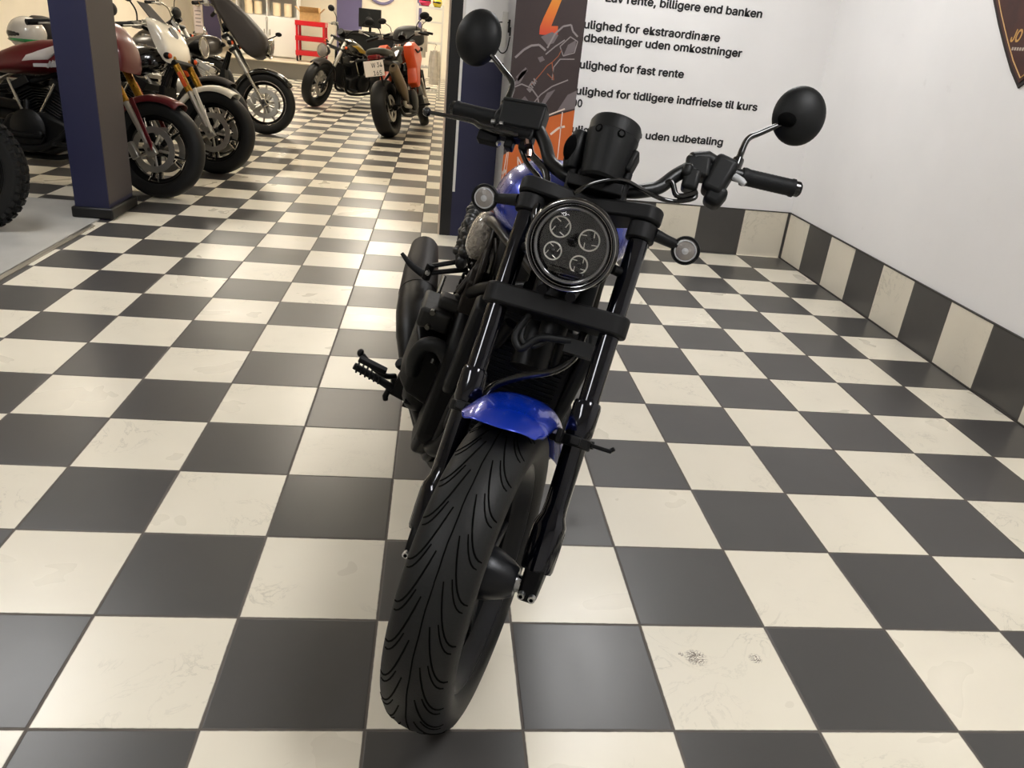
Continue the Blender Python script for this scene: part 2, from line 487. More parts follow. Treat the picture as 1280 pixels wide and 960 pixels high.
b = MB(); b.tube([(0, .02, .05), (0, .02, 2.0)], .008, 10); b.obj('pole', M_ALU, bn)
def bpoly(name, pts, m, d=.0006):
    # pts given as (x, z) in the world; built on the front face
    q = MB(); q.prism([(x - (BX0 + BX1) / 2, z) for x, z in pts], (0, -.0021, 0), (1, 0, 0), (0, 0, 1), (0, -d, 0)); return q.obj(name, m, bn)
def bline(q, pts, w, d=.0008):
    for (x0, z0), (x1, z1) in zip(pts, pts[1:]):
        L = math.hypot(x1 - x0, z1 - z0) or 1; nx, nz = -(z1 - z0) / L * w / 2, (x1 - x0) / L * w / 2
        q.prism([(x0 + nx, z0 + nz), (x1 + nx, z1 + nz), (x1 - nx, z1 - nz), (x0 - nx, z0 - nz)], (-(BX0 + BX1) / 2, -.0021, 0), (1, 0, 0), (0, 0, 1), (0, -d, 0))
def wz(px, py):
    """photo point -> (x, z) on the banner plane, used once to lay the artwork out at its real size"""
    dx, dy = (px - 640) / 978.4, (py - 480) / 978.4
    d = [RIGHT[i] * dx + DOWN[i] * dy + FWD[i] for i in range(3)]
    t = (BY - CAM_POS[1]) / d[1]
    return (CAM_POS[0] + d[0] * t, CAM_POS[2] + d[2] * t)
def clampx(p): return (min(max(p[0], BX0 + .002), BX1 - .002), p[1])
def art(pts): return [clampx(wz(*p)) for p in pts]
# orange field below, grey field between
bpoly('orange_field', [(BX0, .06), (BX1, .06), (BX1, .905), (.70, .83), (BX0 + .05, .64), (BX0, .60)], M_BOR)
bpoly('grey_field', [(.80, .88), (BX1, .915), (BX1, 1.02), (.86, .99)], M_BMG, .0005)
# figure with yellow-to-red gradient
m = bpy.data.materials.new('figure_gradient'); k = NT(m)
tc = k.n('ShaderNodeTexCoord'); sp = k.n('ShaderNodeSeparateXYZ'); k.set(sp.inputs[0], tc.outputs['Object'])
k.set(k.b.inputs['Base Color'], k.ramp(k.math('MULTIPLY_ADD', sp.outputs[2], 2.6, -3.30), [(.1, lin('#c9402c')), (.45, lin('#d9772a')), (.95, lin('#dfa93a'))]))
k.b.inputs['Roughness'].default_value = .45
g0 = bpoly('figure', art([(704, -42), (690, 0), (679.5, 22), (675, 33), (674, 43), (696.7, 45), (697.5, 32.6), (689, 32.6), (702, 0), (717, -42)]), m)
# line drawing of a motorcycle
q = MB()
bline(q, art([(644, 72), (655, 62), (664, 57), (674, 56), (682, 63)]), .012)
bline(q, art([(684, 60), (694, 42), (704, 33), (714, 31), (716, 39), (722, 46)]), .010)
bline(q, art([(682, 68), (694, 58), (706, 50)]), .007)
bline(q, art([(700, 58), (713, 46), (722, 52), (718, 66), (704, 70), (700, 58)]), .006)
bline(q, art([(640, 110), (652, 105), (664, 110), (672, 121), (674, 134)]), .008)
bline(q, art([(718, 74), (700, 74), (692, 84), (690, 100)]), .006)
bline(q, art([(664, 132), (676, 118), (690, 108), (700, 104), (710, 100)]), .007)
q.obj('drawing_lines', M_BLG, bn)
q = MB()
for P in ([(640, 108), (652, 90), (660, 86), (650, 104)], [(645, 96), (657, 84), (660, 88), (648, 102)], [(676, 46), (690, 40), (698, 44), (692, 54), (684, 56)],
          [(704, 70), (710, 56), (720, 50), (719, 64)], [(674, 134), (684, 116), (694, 112), (680, 132)], [(672, 72), (678, 70), (681, 75), (675, 78)], [(648, 128), (656, 120), (662, 128), (654, 136)]):
    q.prism([(x - (BX0 + BX1) / 2, z) for x, z in art(P)], (0, -.0021, 0), (1, 0, 0), (0, 0, 1), (0, -.0007, 0))
q.obj('drawing_fills', M_BMG, bn)
q = MB(); bline(q, art([(664, 106), (676, 92), (684, 82), (690, 78), (692, 100), (684, 92)]), .005); bline(q, art([(690, 78), (698, 70), (702, 62)]), .004); q.obj('drawing_accents', mat('banner_copper', '#9c5a3c', .45), bn)
p0, p1 = wz(662, 116), wz(678, 92)
ang = math.atan2(p1[1] - p0[1], p1[0] - p0[0])
text_mesh('tank_lettering', 'KTM', .052, M_BLG, bn, mat4([(math.cos(ang), 0, math.sin(ang)), (-math.sin(ang), 0, math.cos(ang)), (0, -1, 0)], (p0[0] - (BX0 + BX1) / 2, -.0032, p0[1])), bold=.002, shear=.2)
# pale outlines on the orange field (tall italic letters cut by the frame of the drawing)
def stroke(px, w):
    q = MB(); bline(q, art(px), w); q.obj('outline_stroke', M_BWH, bn)
stroke([(706, 136), (680, 146), (660, 152), (636, 162)], .008)
stroke([(703, 140), (697, 196), (695, 204)], .006)
stroke([(688, 168), (698, 160), (706, 158)], .013)
stroke([(647, 196), (652, 206), (656, 218), (660, 224)], .008)
stroke([(647, 196), (648, 214), (645, 228)], .007)
stroke([(634, 190), (630, 212), (626, 232)], .006)
stroke([(622, 217), (632, 212)], .018)
stroke([(636, 186), (633, 212), (630, 232)], .004)

# ------------------------------------------------------------------ leather pennant on the right wall
pn = empty('wall_pennant', loc=(XR, 2.30, 1.287))
tag(pn, 'dark brown shield shaped pennant with gold edging on the white right wall', 'pennant')
M_LEA = mat('brown_leather', '#46261f', .55, bump=.4, scale=14, var=.25)
M_LED = mat('dark_edge', '#241b18', .6)
M_GOLD = mat('gold_print', '#c79a55', .45)
def shield(s, dz):
    half = [(0, 0), (.085, .067), (.173, .152), (.274, .257), (.363, .358), (.42, .47), (.44, .60), (.44, .90)]
    half = [(x * s, dz + z * (1 if i == 0 else 1)) for i, (x, z) in enumerate(half)]
    return [(-x, z) for x, z in reversed(half[1:])] + half
# local: u -> -y (to the viewer's right), v -> z, thickness -> -x
def pshape(pts, d0, d1):
    q = MB(); q.prism(pts, (-d0, 0, 0), (0, -1, 0), (0, 0, 1), (-(d1 - d0), 0, 0)); return q
pshape(shield(1, 0), .0005, .008).obj('backing', M_LED, pn)
pshape(shield(.985, .022), .0082, .011).obj('face', M_LEA, pn)
q = MB(); P = shield(.97, .042)
for (x0, z0), (x1, z1) in zip(P, P[1:]):
    q.tube([(-.0113, -x0, z0), (-.0113, -x1, z1)], .0028, 6)
q.obj('gold_edging', M_GOLD, pn)
R3 = [(0, -1, 0), (0, 0, 1), (-1, 0, 0)]
text_mesh('lettering', 'JO', .096, M_GOLD, pn, mat4(R3, (-.0112, .150, .186)), bold=.002, sx=.74, shear=.22)
q = MB()
for i in range(7): q.box((-.0114, .113 - i * .017, .157), (.0008, .011, .013))
q.obj('small_print_line', mat('pale_print', '#b9a99a', .5), pn)

# ================================================================== THE ROADSTER IN FRONT
M_TYRE = mat('tyre_rubber', '#191919', .5, bump=.15, scale=250, var=.12, spec=.28)
M_SHADE = mat('recess_shade', '#020202', .95, spec=.1)  # near-black stands in for the shade inside tread cuts, sockets and openings
M_BLK = mat('satin_black_metal', '#0a0a0b', .42, .35, bump=.05, scale=300, spec=.28)
M_BLKP = mat('matt_black_plastic', '#0e0f10', .48, bump=.12, scale=500, spec=.28)
M_BLKG = mat('gloss_black', '#060608', .12, 0, .5)
M_TUBE = mat('black_fork_tube', '#0a0c16', .12, .6, .6)
M_CLAMP = mat('grey_black_clamp', '#111112', .5, .2, bump=.1, scale=400, spec=.28)
M_RUB = mat('grip_rubber', '#0d0e10', .6, bump=.3, scale=300, spec=.28)
M_BLUE = mat('blue_candy_paint', '#022ba2', .25, .4, .6, var=.05, scale=300)
M_STEEL = mat('zinc_bolt', '#c9cacc', .28, 1.0)
M_CHROME = mat('chrome', '#d8d8d8', .08, 1.0)
M_GLASS = bpy.data.materials.new('clear_lens'); k = NT(M_GLASS)
gt = k.n('ShaderNodeBsdfTransparent'); gg = k.n('ShaderNodeBsdfGlossy', i_Roughness=.02); fr_ = k.n('ShaderNodeLayerWeight', i_Blend=.5)
gm = k.n('ShaderNodeMixShader'); k.set(gm.inputs[0], k.math('MULTIPLY_ADD', k.math('POWER', fr_.outputs[1], 4.0), .6, .016)); k.set(gm.inputs[1], gt); k.set(gm.inputs[2], gg)
k.t.links.new(gm.outputs[0], k.t.nodes['Material Output'].inputs['Surface'])
M_LAMPIN = mat('lamp_inside', '#060607', .3, .3, .3)
M_REFL = mat('lamp_reflector', '#b9b7b4', .12, 1.0)
M_LENSG = mat('smoke_lens', '#8d8884', .12, .3, .6, bump=.6, scale=180)
M_ENG = mat('engine_casting', '#0d0d0d', .45, .4, bump=.2, scale=180, spec=.28)
M_EXH = mat('exhaust_black', '#101011', .4, .4, bump=.04, spec=.28)
M_EXHB = mat('exhaust_satin', '#262220', .5, .5, bump=.1, scale=200)
M_FILM = mat('clear_wrap', '#8d867b', .10, .2, 1.0, bump=1.0, scale=55, var=.5)
for nd in M_FILM.node_tree.nodes:
    if nd.type == 'BUMP': nd.inputs['Distance'].default_value = .012
    if nd.type == 'TEX_NOISE': nd.inputs['Detail'].default_value = 6; nd.inputs['Distortion'].default_value = 1.5
M_FRAMEP = mat('frame_bronze_grey', '#1f1b17', .38, .5, .1)
M_SEAT = mat('seat_vinyl', '#141414', .55, bump=.6, scale=35, spec=.28)
M_RAD = mat('radiator_black', '#060607', .6, .2, spec=.28)
M_SPRG = mat('light_grey_switch', '#a9aaac', .4)
M_DISC = mat('disc_steel', '#6a6a6a', .28, 1.0, bump=.1, scale=120)
M_REDL = mat('red_lens', '#6a0d10', .15, 0, .6)

BODY_O = (0.11268022, 0.1244183, 0.0)
BODY = mat4([(0.9613847, -0.0615847, -0.26822901), (0.06392711, 0.99795457, 0.0), (0.26768037, -0.0171471, 0.96335518)], BODY_O)
BODY[0][0], BODY[1][0], BODY[2][0] = 0.9613847030415765, -0.06158450970006142, -0.2682290083541724
FORK = mat4([(0.92682462, -0.36335207, -0.09471745), (0.26498689, 0.81163026, -0.52061337), (0.26604149, 0.45741841, 0.84852244)], (0.20125053, 0.11874467, 0.318755))
bike = empty('motorcycle', M=BODY)
tag(bike, 'black and blue roadster motorcycle in the foreground, facing the camera on the checkered floor', 'motorcycle')
FM = BODY.inverted() @ FORK
def fp(name, mb, m, bevel=0.0, parent=None, **k):
    """part of the steered front end (x to the rider's left, y back, z up the fork, axle at zero)"""
    return mb.obj(name, m, parent or bike, FM if parent is None else None, bevel, **k)
def bp(name, mb, m, bevel=0.0, parent=None, **k):
    """part of the body (x to the rider's left, y back, z up, ground under the front axle at zero)"""
    return mb.obj(name, m, parent or bike, None, bevel, **k)

# ---- wheels
def tyre_profile(w, R, rb, crown=None):
    p = [(-w * .62, rb), (-w * .80, rb + .004)]
    H = R - rb
    for i in range(1, 4): p.append((-w * (.84 + .16 * math.sin(i / 3 * math.pi / 2)), rb + H * .5 * i / 3))
    n = 10
    zs = rb + H * .5
    for i in range(1, 2 * n):
        a = math.pi * (1 - i / (2 * n))
        p.append((w * math.cos(a), zs + (R - zs) * math.sin(a) ** .82))
    p += [(-x, r) for x, r in reversed(p[:5])]
    return p
def surf_r(x, w, R, rb):
    zs = rb + (R - rb) * .5
    c = max(-1, min(1, x / w))
    return zs + (R - zs) * math.sin(math.acos(c)) ** .82
def groove_strip(mb, pts, w, R, rb, width, o=(0, 0, 0)):
    """pts: list of (lateral x, angle in degrees, 0 = forward, 90 = top); a raised black strip that stands in for the shade in a groove"""
    P = []
    for (x, a) in pts:
        r = surf_r(x, w, R, rb); t = math.radians(a)
        P.append((Vector((x, -r * math.cos(t), r * math.sin(t))), Vector((x * 1.2, -r * math.cos(t), r * math.sin(t))).normalized()))
    L = []
    for i, (p, nrm) in enumerate(P):
        q = P[min(i + 1, len(P) - 1)][0] - P[max(i - 1, 0)][0]
        s = nrm.cross(q).normalized()
        f = 1.0 if 0 < i < len(P) - 1 else .75
        nr = Vector((math.cos(math.acos(max(-1, min(1, p.x / w)))) * .9, 0, 0)) + Vector((0, p.y, p.z)).normalized() * math.sin(math.acos(max(-1, min(1, p.x / w))))
        nr.normalize(); s = nr.cross(q).normalized()
        c = p + nr * .0009
        L.append([c + s * width * f / 2, c - s * width * f / 2, c - s * width * f / 2 - nr * .004, c + s * width * f / 2 - nr * .004])
    mb.rings([[Vector(o) + a for a in r] for r in L])

WR, WW, WB = .320, .066, .232
ty = fp('front_tyre', MB().lathe(tyre_profile(WW, WR, WB), n=160, closed=True), M_TYRE, ang=60)
g = MB()
n = 90
g2 = [(.0006 * math.sin(i * 1.7), i * 360 / n) for i in range(n + 1)]
groove_strip(g, g2, WW, WR, WB, .0024)
PIT = 360 / 26
for i in range(26):
    a0 = i * PIT
    for sd in (-1, 1):
        off = 0 if sd < 0 else PIT * .45
        # long sweeping shade strip, apex near the crown and trailing to the shoulder
        groove_strip(g, [(sd * (.014 + .046 * t), a0 + off + 9 - 19 * (1 - (1 - t) ** 2.1)) for t in [j / 9 for j in range(10)]], WW, WR, WB, .0030)
        groove_strip(g, [(sd * (.026 + .030 * t), a0 + off - 3.5 - 9 * (1 - (1 - t) ** 2.0)) for t in [j / 6 for j in range(7)]], WW, WR, WB, .0027)
fp('groove_shade', g, M_SHADE, parent=ty)

def rim_profile(w, rb):
    return [(-w, rb + .008), (-w, rb - .002), (-w * .82, rb - .012), (-w * .55, rb - .016), (-w * .3, rb - .032), (w * .3, rb - .032), (w * .55, rb - .016), (w * .82, rb - .012), (w, rb - .002), (w, rb + .008), (w * .8, rb + .010), (w * .5, rb - .004), (-w * .5, rb - .004), (-w * .8, rb + .010)]
b = MB(); b.lathe(rim_profile(.050, WB), n=120, closed=True)
M_RIM = mat('satin_rim', '#1c1d20', .34, .5)
rim = fp('front_rim', b, M_RIM)
b = MB()
for i in range(5):
    a = 2 * math.pi * i / 5 + .35
    for da in (-.17, .17):
        p0 = Vector((.0, -.045 * math.cos(a), .045 * math.sin(a))); p1 = Vector((.0, -.205 * math.cos(a + da), .205 * math.sin(a + da)))
        d = (p1 - p0).normalized(); s = Vector((1, 0, 0)).cross(d)
        b.rings([[p0 + s * .016 + Vector((.022, 0, 0)), p0 - s * .016 + Vector((.022, 0, 0)), p0 - s * .016 - Vector((.022, 0, 0)), p0 + s * .016 - Vector((.022, 0, 0))],
                 [p1 + s * .011 + Vector((.015, 0, 0)), p1 - s * .011 + Vector((.015, 0, 0)), p1 - s * .011 - Vector((.015, 0, 0)), p1 + s * .011 - Vector((.015, 0, 0))]])
fp('spokes', b, M_RIM, .004, parent=rim)
b = MB(); b.lathe([(-.075, .03), (-.07, .045), (-.03, .052), (.03, .056), (.045, .052), (.075, .040), (.088, .032), (.092, .028), (.092, .012)], n=40)
fp('hub', b, M_RIM, parent=rim)
b = MB(); b.lathe([(-.071, .082), (-.071, .150), (-.067, .152), (-.066, .150), (-.066, .082)], n=80, closed=True)
fp('brake_disc', b, M_DISC)
b = MB(); b.box((-.085, .125, .075), (.045, .06, .12), Matrix.Rotation(.6, 3, 'X')); b.tube([(-.11, .10, .05), (-.11, .14, .10)], .016, 12)
fp('brake_caliper', b, M_BLK, .008)
b = MB(); b.tube([(-.135, 0, 0), (.128, 0, 0)], .011, 16); b.tube([(.09, 0, 0), (.105, 0, 0)], .018, 20)
fp('axle', b, M_STEEL)

# ---- fork
S = .12225
def polar(r, a): return (-r * math.cos(math.radians(a)), r * math.sin(math.radians(a)))
for sd, nm in ((1, 'left'), (-1, 'right')):
    x = sd * S
    b = MB(); b.tube([(x, 0, .34), (x, 0, .815)], .0215, 32); fp('fork_tube', b, M_TUBE)
    b = MB()
    b.lathe([(.035, .031), (.042, .0335), (.085, .0345), (.118, .0345), (.132, .0325), (.150, .0250), (.17, .0238), (.31, .0240), (.322, .0285), (.345, .0290), (.378, .0290), (.386, .0275), (.389, .0255), (.389, .0225)], (x, 0, 0), (0, 0, 1), 36)
    leg = fp('fork_leg', b, M_BLKG if False else M_TUBE)
    # axle lug, cast foot with two pinch bolts
    b = MB()
    b.rings([[Vector((x + dx, dy, z)) for dx, dy in P] for z, P in (
        (.062, [(-.024, -.026), (.024, -.026), (.026, .024), (-.026, .024)]),
        (.034, [(-.020, -.030), (.020, -.030), (.022, .026), (-.022, .026)]),
        (-.006, [(-.019, -.034), (.018, -.034), (.018, .022), (-.019, .022)]),
        (-.026, [(-.019, -.030), (.018, -.030), (.016, .012), (-.017, .012)]))])
    fp('fork_foot', b, M_BLK, .007, segs=3)
    for dx in (-.010, .012):
        b = MB(); b.tube([(x + dx, -.032, -.012), (x + dx, -.041, -.017)], .0072, 16); b.tube([(x + dx, -.041, -.017), (x + dx, -.0425, -.0178)], .004, 6, mi=1)
        fp('pinch_bolt', b, [M_STEEL, M_SHADE])
    # reflector-free bracket that carries the fender
    b = MB(); b.tube([(x, 0, .292), (x, 0, .314)], .031, 24)
    b.box((x - sd * .03, -.005, .300), (.05, .022, .014)); b.box((x, -.034, .303), (.022, .012, .018))
    fp('fender_bracket', b, M_CLAMP, .003)
    # upper collar and top clamp ear
    b = MB(); b.tube([(x, 0, .742), (x, 0, .778)], .0305, 32); fp('turn_signal_collar', b, M_CLAMP, .003)
b = MB(); b.box((S + .052, .0, .306), (.045, .012, .008)); b.tube([(S + .07, 0, .306), (S + .078, -.003, .314)], .005, 8)
fp('cable_guide', b, M_BLK, .003)

# lower clamp
b = MB()
P = []
for a in range(-90, 91, 15): P.append((S + .001 + .033 * math.cos(math.radians(a)), -.002 + .033 * math.sin(math.radians(a))))
poly = [(x, y) for x, y in P] + [(.06, .05), (-.06, .05)] + [(-x, y) for x, y in reversed(P)] + [(0, -.035)]
b.prism(poly, (0, 0, .531), (1, 0, 0), (0, 1, 0), (0, 0, .044))
lc = fp('lower_fork_clamp', b, M_CLAMP, .005, segs=3)
# top clamp
b = MB()
poly2 = [(x, y) for x, y in P] + [(.05, .08), (-.05, .08)] + [(-x, y) for x, y in reversed(P)] + [(-.07, -.018), (0, .005), (.07, -.018)]
b.prism(poly2, (0, 0, .780), (1, 0, 0), (0, 1, 0), (0, 0, .034))
b.box((0, .045, .815), (.15, .05, .02))
fp('top_fork_clamp', b, M_CLAMP, .006, segs=3)
b = MB(); b.tube([(0, .045, .50), (0, .045, .80)], .03, 24); b.box((0, .05, .66), (.13, .03, .20)); fp('steering_stem', b, M_BLKP, .006)
# hoses between the fork legs
b = MB(); b.tube(spline([(.066, .035, .56), (.066, .03, .50), (.058, .03, .466), (.027, .03, .433), (-.034, .03, .402), (-.085, .03, .364), (-.10, .02, .31)], 8), .0085, 12)
fp('brake_hose', b, M_BLKG)
b = MB(); b.tube(spline([(-.05, .0, .53), (-.065, -.005, .48), (-.045, -.005, .455), (-.015, -.01, .485), (.02, -.005, .495), (.05, .0, .50)], 8), .008, 10)
b.tube(spline([(-.055, .005, .52), (-.05, -.002, .475), (-.02, -.004, .468), (.01, 0, .50)], 8), .006, 10); b.box((.07, .01, .49), (.06, .03, .03))
fp('wiring', b, M_BLKP, .002)

# ---- front fender
b = MB(); rg = []
prof = [(-.083, .316), (-.084, .325), (-.079, .336), (-.062, .352), (-.036, .361), (0, .3645), (.036, .361), (.062, .352), (.079, .336), (.084, .325), (.083, .316)]
NA = 36
for i in range(NA + 1):
    a = 49 + (132 - 49) * i / NA
    ring = []
    for j, (x, r) in enumerate(prof):
        lead = 0
        if i < 4: lead = (4 - i) / 4 * (abs(x) / .084) ** 2 * 6          # front edge sweeps back at the sides
        shrink = 1 - .12 * max(0, 1 - i / 5) * (abs(x) / .084)
        rr = r if abs(x) < .08 else r + .022 * max(0, 1 - i / 10)
        y, z = polar(rr, a + lead)
        ring.append(Vector((x * shrink, y, z)))
    rg.append(ring)
vv = [p for r in rg for p in r]; nn = len(prof)
ff = [(i * nn + j, i * nn + j + 1, (i + 1) * nn + j + 1, (i + 1) * nn + j) for i in range(NA) for j in range(nn - 1)]
b.add(vv, ff)
fn = fp('front_fender', b, M_BLUE, solid=.003, sub=1, ang=60)
for sd in (-1, 1):
    b = MB(); y, z = polar(.322, 97); b.box((sd * .088, -.01, .305), (.012, .05, .03)); b.tube([(sd * .09, -.012, .309), (sd * .096, -.012, .309)], .006, 8)
    fp('fender_mount', b, M_CLAMP, .003, parent=fn)

# ---- headlight
HC = Vector((.006, -.085, .672)); HN = Vector((.0, -.90, -.436)).normalized()
hl = MB(); hl.lathe([(-.115, .0), (-.11, .03), (-.09, .065), (-.05, .085), (-.01, .092), (.0, .093)], HC, HN, 64)
hl = fp('headlight', hl, M_BLKG)
def lens_at(u, v, d=0.0):
    X = Vector((1, 0, 0)); X = (X - HN * X.dot(HN)).normalized(); Y = X.cross(HN) * -1
    if Y.z < 0: Y = -Y
    return HC + X * u + Y * v + HN * d
b = MB(); b.lathe([(-.008, .088), (.004, .0945), (.014, .094), (.020, .0895), (.020, .085), (.012, .082), (.0, .082)], HC, HN, 72, closed=True)
fp('bezel', b, mat('smoked_chrome', '#4b4b4d', .1, 1.0), parent=hl)
M_RINGB = mat('bright_ring', '#a8a8aa', .15, 1.0)
b = MB(); b.torus(lens_at(0, 0, .0195), HN, .0895, .0011, 72, 8); fp('bezel_edge', b, M_RINGB, parent=hl)
b = MB(); b.torus(lens_at(0, 0, .0145), HN, .0815, .0009, 72, 8); fp('bezel_edge', b, M_RINGB, parent=hl)
b = MB(); b.torus(lens_at(0, 0, .010), HN, .0735, .0045, 72, 10); fp('light_ring', b, mat('ring_glass', '#6e6e70', .1, .7, .8), parent=hl)
b = MB(); b.lathe([(-.012, .0), (-.012, .05), (-.004, .081)], HC, HN, 48, caps=False); fp('lamp_housing', b, M_LAMPIN, parent=hl)
M_CHIP = mat('led_chip', '#d9d6cf', .25, .6)
for (u, v, r) in ((-.032, .030, .021), (.031, .018, .021), (-.036, -.020, .018), (.022, -.034, .018)):
    b = MB(); c = lens_at(u, v, .0); X = (lens_at(1, 0) - HC); Y = (lens_at(0, 1) - HC)
    b.lathe([(-.009, r * .35), (-.004, r * .8), (.001, r * .93), (.003, r), (.001, r * 1.06), (-.006, r * 1.06)], c, HN, 36, caps=False)
    bw_ = fp('reflector_bowl', b, mat('bowl_silver', '#7d7b77', .3, .5), parent=hl)
    b = MB(); b.lathe([(-.0075, 0), (-.0075, r * .42), (-.006, r * .46)], c, HN, 24, caps=False); fp('bowl_floor', b, M_LAMPIN, parent=hl)
    b = MB()
    for q in range(4):
        a = q * math.pi / 2 + .4 + u * 9
        e = X * math.cos(a) + Y * math.sin(a); e2 = X * math.cos(a + .5) + Y * math.sin(a + .5)
        b.tube([c + HN * .001 + e * r * .50, c + HN * .001 + e2 * r * .90], r * .05, 6)
    fp('reflector_rib', b, M_CHIP, parent=hl)
    b = MB(); b.torus(c + HN * .002, HN, r * .98, .0016, 36, 6); fp('bowl_rim', b, M_CHIP, parent=hl)
    b = MB(); b.ball(c - HN * .002, (r * .34,) * 3, None, 18, 10); fp('led_lens', b, M_BLKG, parent=hl)
b = MB(); b.box(lens_at(0, -.058, .0), (.075, .02, .012)); b.box(lens_at(.0, -.003, -.004), (.016, .10, .004)); fp('lamp_insert', b, M_BLKG, .003, parent=hl)
b = MB(); b.lathe([(.004, .080), (.013, .062), (.018, .036), (.020, .0)], HC, HN, 64, caps=False)
fp('lens', b, M_GLASS, parent=hl)
for P_ in ([(.118, .0, .665), (.09, -.02, .665)], [(-.118, .0, .665), (-.085, -.02, .665)], [(.03, -.06, .575), (.03, -.02, .60)], [(-.03, -.06, .575), (-.03, -.02, .60)]):
    b = MB(); b.tube(P_, .011, 12); fp('headlight_bracket', b, M_BLK)

# ---- turn signals
for sd, tip in ((-1, (-.231, .028, .761)), (1, (.219, .028, .758))):
    tip = Vector(tip); a = Vector((sd * .150, 0, .764)); nrm = Vector((0, -.86, -.5)).normalized()
    b = MB(); b.tube([a, a.lerp(tip, .4), tip - nrm * .012], [.0135, .0115, .0105], 16)
    b.lathe([(-.026, .0), (-.024, .014), (-.012, .027), (.004, .0305), (.010, .0300), (.010, .026), (.002, .0255)], tip, nrm, 40, caps=False)
    ts = fp('turn_signal', b, M_BLKP)
    b = MB(); b.lathe([(.001, .0258), (.008, .0245), (.012, .018), (.0135, .0)], tip, nrm, 36, caps=False); fp('signal_lens', b, M_LENSG, parent=ts)
    b = MB(); b.torus(tip + nrm * .0105, nrm, .0215, .0016, 36, 8); b.lathe([(.0138, .007), (.0150, .0)], tip, nrm, 16, caps=False); fp('light_guide', b, M_SPRG, parent=ts)

# ---- handlebar
half = [(0, .03, .850), (.06, .034, .853), (.095, .042, .866), (.125, .054, .888), (.152, .068, .930), (.185, .084, .966), (.225, .098, .978), (.28, .109, .979), (.41, .133, .990)]
bar = spline([(-x, y, z) for x, y, z in reversed(half)] + half[1:], 7)
fp('handlebar', MB().tube(bar, .0150, 20), mat('satin_black_bar', '#111213', .36, .3))
for sd in (-1, 1):
    b = MB(); b.tube([(sd * .048, .036, .80), (sd * .048, .034, .872)], .017, 20); b.box((sd * .048, .034, .853), (.036, .044, .046)); fp('handlebar_riser', b, M_CLAMP, .006, segs=3)
    p0 = Vector((sd * .286, .1105, .9795)); p1 = Vector((sd * .402, .132, .9895)); d = (p1 - p0)
    b = MB(); prf = [(0, .0195), (.006, .0205)]
    for i in range(1, 12): prf += [(.006 + i * .0085, .0187), (.0095 + i * .0085, .0183)]
    prf += [(.109, .0186), (.112, .0200), (.118, .0200), (.119, .016), (.130, .0165), (.134, .012)]
    b.lathe(prf, p0, d, 28); gr = fp('grip', b, M_RUB)
    b = MB(); b.lathe([(.118, .0172), (.128, .0172), (.132, .012)], p0, d, 24); fp('bar_end', b, M_BLKG, parent=gr)
# right-hand controls (seen at the left of the photograph)
b = MB(); b.box((-.272, .108, .978), (.034, .052, .060), Matrix.Rotation(.08, 3, 'Y')); b.tube([(-.288, .11, .98), (-.256, .104, .977)], .028, 24)
fp('throttle_housing', b, M_BLKP, .007, segs=3)
b = MB(); b.box((-.222, .086, .980), (.098, .055, .058), Matrix.Rotation(-.05, 3, 'Y'), taper=1.06); b.box((-.224, .085, 1.010), (.104, .060, .010), Matrix.Rotation(-.05, 3, 'Y'))
rs = fp('brake_reservoir', b, M_BLKP, .005, segs=3)
b = MB(); b.box((-.225, .08, .939), (.085, .04, .030)); b.tube([(-.27, .06, .933), (-.19, .07, .940)], .013, 14); b.box((-.20, .085, .925), (.02, .03, .04)); b.box((-.235, .085, .920), (.02, .03, .035)); b.box((-.285, .08, .918), (.05, .03, .03))
fp('master_cylinder', b, M_BLK, .004)
b = MB(); b.tube(spline([(-.215, .062, .930), (-.26, .055, .926), (-.305, .058, .930), (-.330, .062, .939), (-.385, .062, .938), (-.432, .060, .935)], 6), [.010, .011, .009, .0075, .0062, .0062], 12, flat=.7); b.ball((-.441, .060, .935), .0105, None, 16, 10)
fp('brake_lever', b, M_BLKG)
b = MB()
for x in (-.282, -.262): b.tube([(x, .050, .944), (x + .008, .050, .945)], .005, 8)
b.tube([(-.255, .062, .902), (-.25, .060, .900)], .006, 8)
fp('lever_screws', b, M_STEEL)
# left-hand controls
b = MB(); b.box((.240, .096, .957), (.048, .056, .088), Matrix.Rotation(.22, 3, 'Y'), taper=1.1); b.box((.243, .098, .912), (.038, .044, .046), Matrix.Rotation(.28, 3, 'Y'), taper=1.25); b.tube([(.262, .106, .978), (.228, .100, .977)], .027, 24)
sw = fp('switch_housing', b, M_BLKP, .012, segs=4)
b = MB(); b.tube([(.272, .072, .958), (.288, .066, .950), (.297, .066, .944)], [.008, .0075, .006], 12); fp('switch_toggle', b, M_SPRG, parent=sw)
b = MB(); b.box((.190, .088, .962), (.055, .045, .050), Matrix.Rotation(-.15, 3, 'Y')); b.tube([(.168, .08, .975), (.205, .09, .992), (.228, .095, .985)], .017, 14); b.box((.185, .07, .925), (.035, .04, .05)); b.box((.172, .06, .94), (.02, .03, .03))
fp('parking_brake_perch', b, M_BLKP, .009, segs=3)
b = MB(); b.tube(spline([(.205, .06, .90), (.19, .058, .888), (.165, .055, .880), (.145, .05, .905), (.115, .045, .878), (.06, .03, .855)], 6), .0062, 10); b.tube(spline([(.20, .07, .905), (.203, .06, .885), (.17, .058, .868), (.14, .05, .862), (.10, .03, .862), (.05, -.01, .858), (.0, -.04, .825), (-.03, -.05, .79)], 6), .0052, 10)
fp('control_cables', b, M_BLKG)
